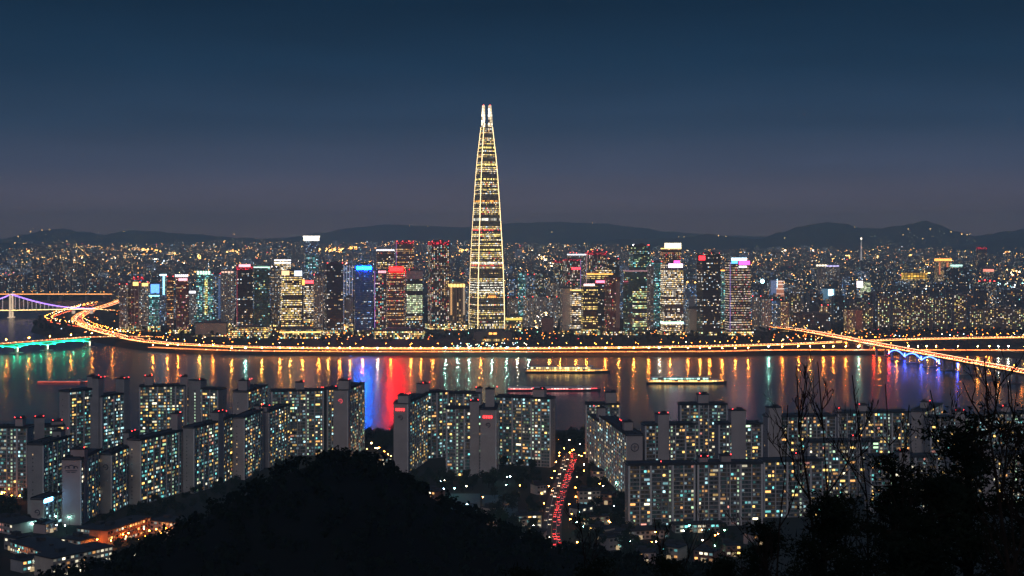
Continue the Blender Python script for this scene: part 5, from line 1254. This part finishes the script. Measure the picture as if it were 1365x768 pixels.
# ------------------------------------------------------------------ low buildings by the near streets
def low_house(label, xa, Ya, xb, Yb, ytop, dep, wall, litc, cat='building', name='school_building', lit=.5, roofc=None, wing=True):
    A = Vector((gx(xa, Ya), Ya, 0)); B = Vector((gx(xb, Yb), Yb, 0)); d = B-A; L = d.length; rz = math.atan2(d.y, d.x)
    h = max(5.5, gz(ytop, Ya)-12); nf = max(2, int(round(h/3.3))); fh = h/nf
    t = thing(name, label, cat, (A.x, A.y, 12), rz)
    m = MB(); m.prism([(0, 0), (L, 0), (L, dep), (0, dep)], 0, h, 0); m.build('walls', wall, t)
    m = MB(); m.box((L/2, dep/2, h+.3), (L+1.4, dep+1.4, .6), 0); m.box((L*.3, dep*.6, h+1.6), (5, 4, 2.4), 0); m.box((L*.72, dep*.5, h+1.1), (2.2, 2.2, 1.2), 0); m.build('roof', roofc or roofm, t)
    nb = max(3, int(L/3.1)); bw = L/nb
    wm = win_mesh(litc, round(min(2.3, bw*.7), 1), 1.6)
    fr = MB()
    for k in range(nf):
        fr.box((L/2, -.16, k*fh+.1), (L, .3, .25), 0)
        for q in range(nb):
            if R.random() < lit: link_mesh('window', win_mesh(R.choices((litc, 'white', 'dim', 'warm'), (5, 2, 2, 1))[0], round(min(2.3, bw*.7), 1), 1.6), t, (bw*(q+.5), -.1, k*fh+fh*.58))
            else: link_mesh('window', dark_win, t, (bw*(q+.5), -.1, k*fh+fh*.58))
    for q in range(nb+1): fr.box((clamp(q*bw, .2, L-.2), -.22, h/2), (.35, .42, h), 0)
    fr.build('facade_frame', wall, t)
    m = MB(); m.box((L*.5, -.6, 1.3), (2.6, .9, 2.6), 0); m.build('doorway', glow('door_glow', (1, .7, .35), .5, False), t)
    return t
m = MB(); m.box((0, 0, 0), (2.1, .12, 1.6), 1); m.box((0, -.09, 0), (1.9, .05, 1.4), 0); dark_win = m.mesh('window', [glassd, plasterg])
brickr = plain('red_brick', (.22, .1, .07), .85, .2, .4); cream = plain('cream_render', (.42, .37, .31), .85, .15, .2)
low_house('flat roofed school with mint lit classrooms at the bottom left', 14, 925, 57, 893, 722, 24, cream, 'teal', lit=.85)
low_house('pale school wing with pink lit windows cut by the left picture edge', -24, 1000, 17, 978, 691, 20, plaster, 'rose')
low_house('lower school wing lit yellow between the mint lit school and the columned block', 82, 938, 108, 930, 718, 16, cream, 'yellow', lit=.8)
low_house('cream school block with a long dark roof and rows of columns', 103, 958, 141, 946, 704, 22, plain('cream_bright', (.5, .44, .36), .85, .12, .2), 'dim', lit=.6)
low_house('low red brick row glowing orange by the yard lamps', 143, 938, 200, 985, 708, 14, plain('orange_brick', (.4, .16, .09), .85, .2, .4), 'warm', name='shop_row', lit=.7)
low_house('pinkish low block beside the dark hill foot', 200, 985, 236, 975, 694, 18, plasterp, 'dim', lit=.5, name='house')
low_house('long dark roofed hall with lit windows at the bottom left', 70, 850, 150, 885, 745, 18, cream, 'white', name='hall', lit=.7)
nine = block('small nine storey block with a blazing blue white roof sign at lower left', 58, 1000, 82, 1024, 664, dep=9, cores=(), lit=.5, mix=(0, 0, 1, 4, 5, 2, 0, 1), name='office_building', logo=('a', 9, 'c'))
m = MB(); m.box((5, -.9, 19.5), (11, .6, 2.6), 0); m.build('roof_sign', sg('blaze', (.16, .55, 1), 16), nine)
low_house('row of shops with yellow and green lights by the street corner', 775, 1010, 812, 1015, 690, 10, cream, 'green', name='shop_row')
low_house('long low hall with a broad dark roof below the round emblem gable', 815, 962, 892, 968, 712, 16, plasterg, 'dim', name='hall', lit=.4)
low_house('low market building left of the near street', 690, 1000, 722, 1004, 688, 10, cream, 'yellow', name='shop_row', lit=.7)
low_house('riverside shop row lit orange between the left row and centre pair', 494, 1275, 522, 1280, 612, 8, cream, 'warm', name='shop_row', lit=.8)
low_house('low kindergarten right of the near street', 772, 1085, 800, 1088, 655, 10, cream, 'white', name='school_building')
low_house('low clubhouse between the branches at the bottom right', 900, 985, 965, 990, 706, 10, plasterg, 'teal', name='clubhouse', lit=.6)
HOUSE = ['low villa with a few lit windows in the dark quarter left of the near street', 'low villa with a few lit windows in the dark quarter right of the near street', 'small lit house in the lane at the lower left', 'low house among the trees at the bottom right']
for k, (x0, y0, w, grp) in enumerate(((642, 708, 20, 0), (668, 716, 22, 0), (695, 706, 18, 0), (705, 722, 20, 0), (655, 692, 16, 0), (716, 660, 12, 0), (566, 668, 14, 0),
        (772, 690, 18, 1), (800, 672, 16, 1), (785, 716, 22, 1), (812, 734, 22, 1), (830, 690, 14, 1), (790, 640, 14, 1), (60, 712, 16, 2), (24, 706, 14, 2), (6, 732, 16, 2), (120, 768, 26, 2), (176, 752, 22, 2), (30, 764, 24, 2), (90, 690, 14, 2),
        (925, 748, 26, 3), (880, 744, 24, 3), (850, 752, 24, 3), (968, 742, 20, 3), (1005, 728, 18, 3))):
    Y = yd(y0, 12.0); an = R.uniform(-12, 12)
    o = low_house(HOUSE[grp], x0, Y, x0+w, Y+an, y0-R.uniform(11, 17), R.uniform(9, 13), R.choice((cream, brickr, plasterg, plasterp)), R.choice(('warm', 'yellow', 'white', 'teal')), name='house', lit=R.uniform(.3, .75))
    o['group'] = ('villas left of the street', 'villas right of the street', 'houses of the lower left lane', 'houses of the lower right')[grp]
# sports court below the centre pair
for k, (xa, xb, ya, yb) in enumerate(((590, 640, 658, 686), (643, 690, 660, 690), (560, 588, 657, 676))):
    m = MB(); P = [pxy(xa, ya, 12.1), pxy(xb, ya, 12.1), pxy(xb, yb, 12.1), pxy(xa, yb, 12.1)]
    m.face([(x, y, 12.1+.01*k) for x, y in P][::-1]); tag(m.build('sports_court', plain('court_green', (.04, .10, .11), .8, .15, .1)), kind='structure')

# near lamps
n1 = [lamp_mesh(k, 6, .62, s, 1.2, True) for k, s in (('orange', 190), ('amber', 130), ('white', 80), ('teal', 110), ('cool', 100))]
def near_lamps(n, x0, x1, y0, y1, wts, label, group):
    for k in range(n):
        px, py = R.uniform(x0, x1), R.uniform(y0, y1); x, y = pxy(px, py, 12)
        if y > 1540: continue
        lamp(R.choices(n1, wts)[0], x, y, 12, label, group, R.random()*6)
near_lamps(16, 560, 700, 642, 662, (1, 4, 4, 3, 1), 'garden lamp in front of the centre pair of apartment blocks', 'garden lamps of the centre pair')
near_lamps(14, 620, 735, 668, 720, (2, 4, 3, 3, 1), 'lamp around the courts left of the near street', 'court lamps left of the street')
near_lamps(14, 765, 830, 640, 720, (1, 3, 3, 4, 1), 'lamp in the gardens right of the near street', 'garden lamps right of the street')
near_lamps(12, 830, 990, 712, 742, (5, 3, 1, 3, 1), 'lamp by the low halls at the bottom right', 'lamps of the lower right halls')
near_lamps(10, 488, 524, 598, 622, (2, 4, 4, 0, 0), 'lamp on the riverside road between the left row and the centre pair', 'lamps of the riverside gap')
near_lamps(8, 742, 778, 590, 616, (3, 4, 2, 0, 0), 'lamp where the near street meets the river road', 'lamps of the street end')
near_lamps(12, 0, 34, 655, 674, (6, 2, 0, 0, 0), 'orange lamp in the yard at the left edge', 'orange yard lamps')
near_lamps(26, 136, 240, 714, 746, (8, 2, .5, 0, 0), 'orange lamp along the school yard beneath the hill', 'orange school lamps')
near_lamps(14, 36, 104, 688, 712, (.6, .5, 1, 5, 4), 'teal white lamp beside the nine storey block', 'lamps by the nine storey block')
near_lamps(14, 20, 150, 728, 766, (4, 3, 2, 1, 1), 'lamp in the lane at the bottom left corner', 'lamps of the bottom lane')
acc = 0
for a, b in zip(STP, STP[1:]):
    acc += (b-a).length
    if acc > 28:
        acc = 0; t_ = (b-a).normalized(); s = Vector((t_.y, -t_.x, 0))
        for sd in (-1, 1):
            p = a+s*(10.0*sd)+Vector((R.uniform(-1.5, 6)*sd, R.uniform(-8, 8), 0)); lamp(R.choice((n1[1], n1[2], n1[0])), p.x, p.y, 12, 'street lamp beside the busy near street', 'lamps of the near street', 0)

# near trees
NV = [tree_mesh(h, r, 420, .62, 20+s) for h, r, s in ((10, 4.6, 1), (12, 5, 2), (8.5, 4.2, 3))]
def ground_hit(px, py):
    Y = 240.0
    while Y < 1545:
        if gz(py, Y) <= near_z(gx(px, Y), Y): return gx(px, Y), Y, near_z(gx(px, Y), Y)
        Y += 4
    return None
for k in range(70):
    px = R.uniform(108, 400); q = ground_hit(px, 702-(px-106)*.318+R.uniform(2, 26))
    if q and q[2] < 22: put_tree(R.choice(NV), *q, R.uniform(.6, .95), 'tree along the foot of the diagonal apartment row', 'trees of the diagonal row')
def near_trees(n, x0, x1, y0, y1, label, group):
    for k in range(n):
        px, py = R.uniform(x0, x1), R.uniform(y0, y1); x, y = pxy(px, py, 12)
        if near_z(x, y) > 14: continue
        if abs(px-(742)) < 24 and py > 604: continue
        put_tree(R.choice(NV), x, y, 12, R.uniform(.75, 1.2), label, group)
near_trees(40, 484, 530, 583, 600, 'tree on the near riverbank between the left row and the centre pair', 'riverbank trees left of the centre pair')
near_trees(26, 738, 782, 583, 598, 'tree on the near riverbank at the end of the street', 'riverbank trees by the street end')
near_trees(16, 655, 735, 621, 640, 'tree at the foot of the centre back blocks', 'trees at the centre back blocks')
near_trees(10, 545, 600, 634, 650, 'tree at the foot of the left neon signed block', 'trees at the left neon block')
near_trees(36, 540, 730, 640, 656, 'tree in the gardens below the centre pair', 'garden trees of the centre pair')
near_trees(30, 640, 728, 662, 735, 'tree around the courts left of the near street', 'trees left of the street')
near_trees(44, 768, 838, 625, 735, 'tree in the dark park right of the near street', 'park trees right of the street')
near_trees(30, 830, 1040, 712, 750, 'tree before the low halls at the bottom right', 'trees of the lower right')
near_trees(16, 0, 90, 672, 700, 'tree in the yards at the left edge', 'yard trees at the left edge')
near_trees(26, 150, 300, 722, 768, 'tree along the school lane beneath the hill', 'trees of the school lane')

# ------------------------------------------------------------------ dark wooded hill: one mass of foliage
mb = MB(); rr = random.Random(31)
n = 0
while n < 4600:
    x = rr.uniform(-330, 170); y = rr.uniform(300, 640); z = near_z(x, y)
    if z < 16 or (y > 480 and rr.random() < .4) or (x < -160 and rr.random() < .5): continue
    n += 1; th = rr.uniform(2.4, 4.0); r = th*.55
    mb.tube([(x, y, z-.5), (x+.2, y, z+th*.6)], [.18, .07], 1, 4)
    for k in range(26):
        d = Vector((rr.gauss(0, 1), rr.gauss(0, 1), rr.gauss(0, 1))).normalized()*r*rr.random()**.4
        mb.leaf((x+d.x, y+d.y, z+th*.62+d.z*1.1), rr.uniform(.35, .9), 0, rr)
tag(mb.build('hill_woods', [leafd, bark]), 'black wooded hill covering the lower middle of the view', 'wood', None, 'stuff')
# ------------------------------------------------------------------ bare trees and pines on the photographer's slope
def bare_tree(label, px0, px1, ptop, Y, seed, spread=.5, levels=5, thick=.09):
    rr = random.Random(seed); bx, by = gx(px0, Y), Y
    z0 = near_z(bx, by)-.3; top = Vector((gx(px1, Y), Y, gz(ptop, Y)))
    t = thing('bare_tree', label, 'tree', (bx, by, z0))
    tr, tw = MB(), MB(); base = Vector((0, 0, 0)); tip = top-Vector((bx, by, z0)); Lr = tip.length
    pts = [base]; n = 9; off = Vector((0, 0, 0))
    for i in range(1, n+1):
        off += Vector((rr.gauss(0, .012), rr.gauss(0, .012), 0))*Lr
        pts.append(base+tip*(i/n)+off*math.sin(PI*i/n))
    tr.tube(pts, [max(.012, thick*(1-.9*i/n)) for i in range(n+1)], 0, 6)
    def grow(p, d, L, r, lev):
        n = 5; q = p.copy(); P = [q.copy()]; dd = d.copy()
        for i in range(n):
            dd = (dd+Vector((rr.gauss(0, .14), rr.gauss(0, .14), .10+rr.gauss(0, .08)))).normalized(); q = q+dd*L/n; P.append(q.copy())
        (tr if lev <= 1 else tw).tube(P, [max(.0065, r*(1-.75*i/n)) for i in range(n+1)], 0, 5 if lev <= 1 else 4)
        if lev < 4 and L > .16:
            for i in range(1, n):
                for _ in range(1):
                    if rr.random() < (.85 if lev < 2 else .6):
                        ax = Vector((rr.gauss(0, 1), rr.gauss(0, .7), rr.gauss(0, .4))); e = (dd+ax.normalized()*rr.uniform(.5, .85)+Vector((0, 0, .2))).normalized()
                        grow(P[i], e, L*rr.uniform(.38, .66), r*.55, lev+1)
    px1m = Y/F                                                     # metres per photo column at this distance
    for i in range(2, n):
        for _ in range(rr.choice((1, 1, 2))):
            s = rr.choice((-1, 1)); room = tip.z-pts[i].z
            d = Vector((s*rr.uniform(.25, .8), rr.gauss(0, .3), rr.uniform(.8, 1.3))).normalized()
            grow(pts[i], d, min(max(.3, room*.85), 130*px1m)*rr.uniform(.6, 1.1)*spread*2.2, thick*.42*(1-.6*i/n)+.006, 1)
    tr.build('trunk', bark, t); tw.build('twigs', bark, t)
bare_tree('tall bare tree forking over the water, leftmost of the bare trees', 1132, 1062, 488, 34, 1, .42, 5, .10)
bare_tree('bare tree leaning slightly right, second from the left', 1110, 1090, 482, 36, 2, .40, 5, .075)
bare_tree('bare tree with many upright twigs before the river bend', 1172, 1136, 500, 38, 3, .40, 5, .075)
bare_tree('slim bare tree with one bent stem, right of the upright twigged one', 1190, 1180, 512, 37, 4, .34, 5, .06)
bare_tree('stout bare tree standing above the pine before the right bridge', 1300, 1312, 478, 30, 5, .50, 5, .11)
bare_tree('thin bare sapling in front of the white gable', 1232, 1212, 540, 33, 6, .35, 5, .045)
bare_tree('slender bare tree between the two leftmost ones', 1080, 1050, 540, 32, 16, .42, 5, .06)
bare_tree('bare tree with a crooked stem just left of the stout one', 1262, 1240, 520, 35, 15, .42, 5, .07)
bare_tree('bare tree at the right picture edge before the bridge end', 1352, 1346, 505, 33, 17, .42, 5, .07)
bare_tree('low bare tree with arching branches over the lower halls', 960, 872, 690, 40, 7, .45, 5, .06)
bare_tree('bare sapling over the near street', 800, 768, 655, 46, 8, .3, 5, .04)
def pine(label, pxc, ptop, Y, halfw, seed, nl=5200, z_low=None, name='pine_tree'):
    rr = random.Random(seed); x0, y0 = gx(pxc, Y), Y; zb = near_z(x0, y0)-.3; h = gz(ptop, Y)-zb; W = halfw*Y/F
    t = thing(name, label, 'tree' if 'tree' in name else 'bush', (x0, y0, zb))
    tr, cr_ = MB(), MB(); tr.tube([(0, 0, 0), (.05, 0, h*.5), (0, .05, h*.97)], [h*.022, h*.015, h*.004], 0, 7)
    nb = 54
    tips = []
    for k in range(nb):
        f = .12+.86*(k/nb); a = rr.random()*6.3; L = W*(1-f)**.55*rr.uniform(.55, 1.15)+W*.06; p0 = Vector((0, 0, h*f))
        p1 = p0+Vector((math.cos(a)*L*.5, math.sin(a)*L*.5, L*.16)); p2 = p0+Vector((math.cos(a)*L, math.sin(a)*L, L*rr.uniform(.05, .35)))
        tr.tube([p0, p1, p2], [h*.007, h*.004, h*.0015], 0, 4)
        for q in (.45, .62, .8, 1.0): tips.append((p0+(p2-p0)*q+Vector((rr.gauss(0, .08), rr.gauss(0, .08), .05))*W, W*rr.uniform(.10, .2)))
    for k in range(int(nl*2.2)):
        c, r = rr.choice(tips); d = Vector((rr.gauss(0, 1), rr.gauss(0, 1), rr.gauss(0, .6)))*r*.62
        p = c+d; dr = Vector((rr.gauss(0, 1), rr.gauss(0, 1), rr.gauss(.5, 1))).normalized(); l = rr.uniform(.10, .24)*(.4+W/5.0); sd_ = dr.orthogonal().normalized()*l*.12
        cr_.face((p-sd_, p+sd_, p+dr*l), 0)
        if k % 2 == 0: cr_.leaf(p, l*.36, 0, rr, 3)
    tr.build('trunk', bark, t); cr_.build('crown', leafd, t)
pine('large dark pine filling the lower right corner', 1290, 556, 34, 150, 1, 9000)
pine('dark pine at the right picture edge behind the large one', 1378, 540, 40, 120, 2, 7000)
pine('dark pine left of the large pine with a ragged top', 1192, 606, 36, 120, 3, 8000)
pine('low dark pine below the bare trees', 1098, 652, 32, 115, 4, 8000)
pine('low dark pine at the left end of the pine group', 1020, 686, 34, 80, 5, 6000)
pine('small dark pine among the lower right branches', 1240, 632, 28, 130, 6, 9000)
pine('shaggy dark bush at the bottom right of the bare sapling', 900, 738, 36, 80, 7, 4500, None, 'evergreen_bush')
pine('shaggy dark bush at the bottom centre', 800, 744, 40, 80, 8, 4500, None, 'evergreen_bush')
pine('low dark bush at the bottom edge near the hill foot', 700, 752, 42, 90, 9, 4500, None, 'evergreen_bush')
pine('low dark bush in front of the pine group', 970, 730, 30, 80, 10, 4500, None, 'evergreen_bush')

# ------------------------------------------------------------------ haze over the whole city
mb = MB(); mb.box((0, 9350, 282), (30000, 20100, 570), 0)
hz, n_, l_, b_ = nt_new('night_haze'); n_.remove(b_)
pv = n_.new('ShaderNodeVolumePrincipled'); pv.inputs['Color'].default_value = (.60, .90, 1.0, 1); pv.inputs['Density'].default_value = 1.02e-4; pv.inputs['Anisotropy'].default_value = 0.0
l_.new(pv.outputs[0], n_['Material Output'].inputs['Volume'])
o = tag(mb.build('haze', hz), 'thin night haze over the whole city', 'haze', None, 'stuff')
from collections import Counter
print('kinds', Counter(o.name.split('.')[0] for o in bpy.data.objects if o.parent is None).most_common(12))
print('cars', ncar, 'lamps', len(LAMPS), 'objects', len(bpy.data.objects))
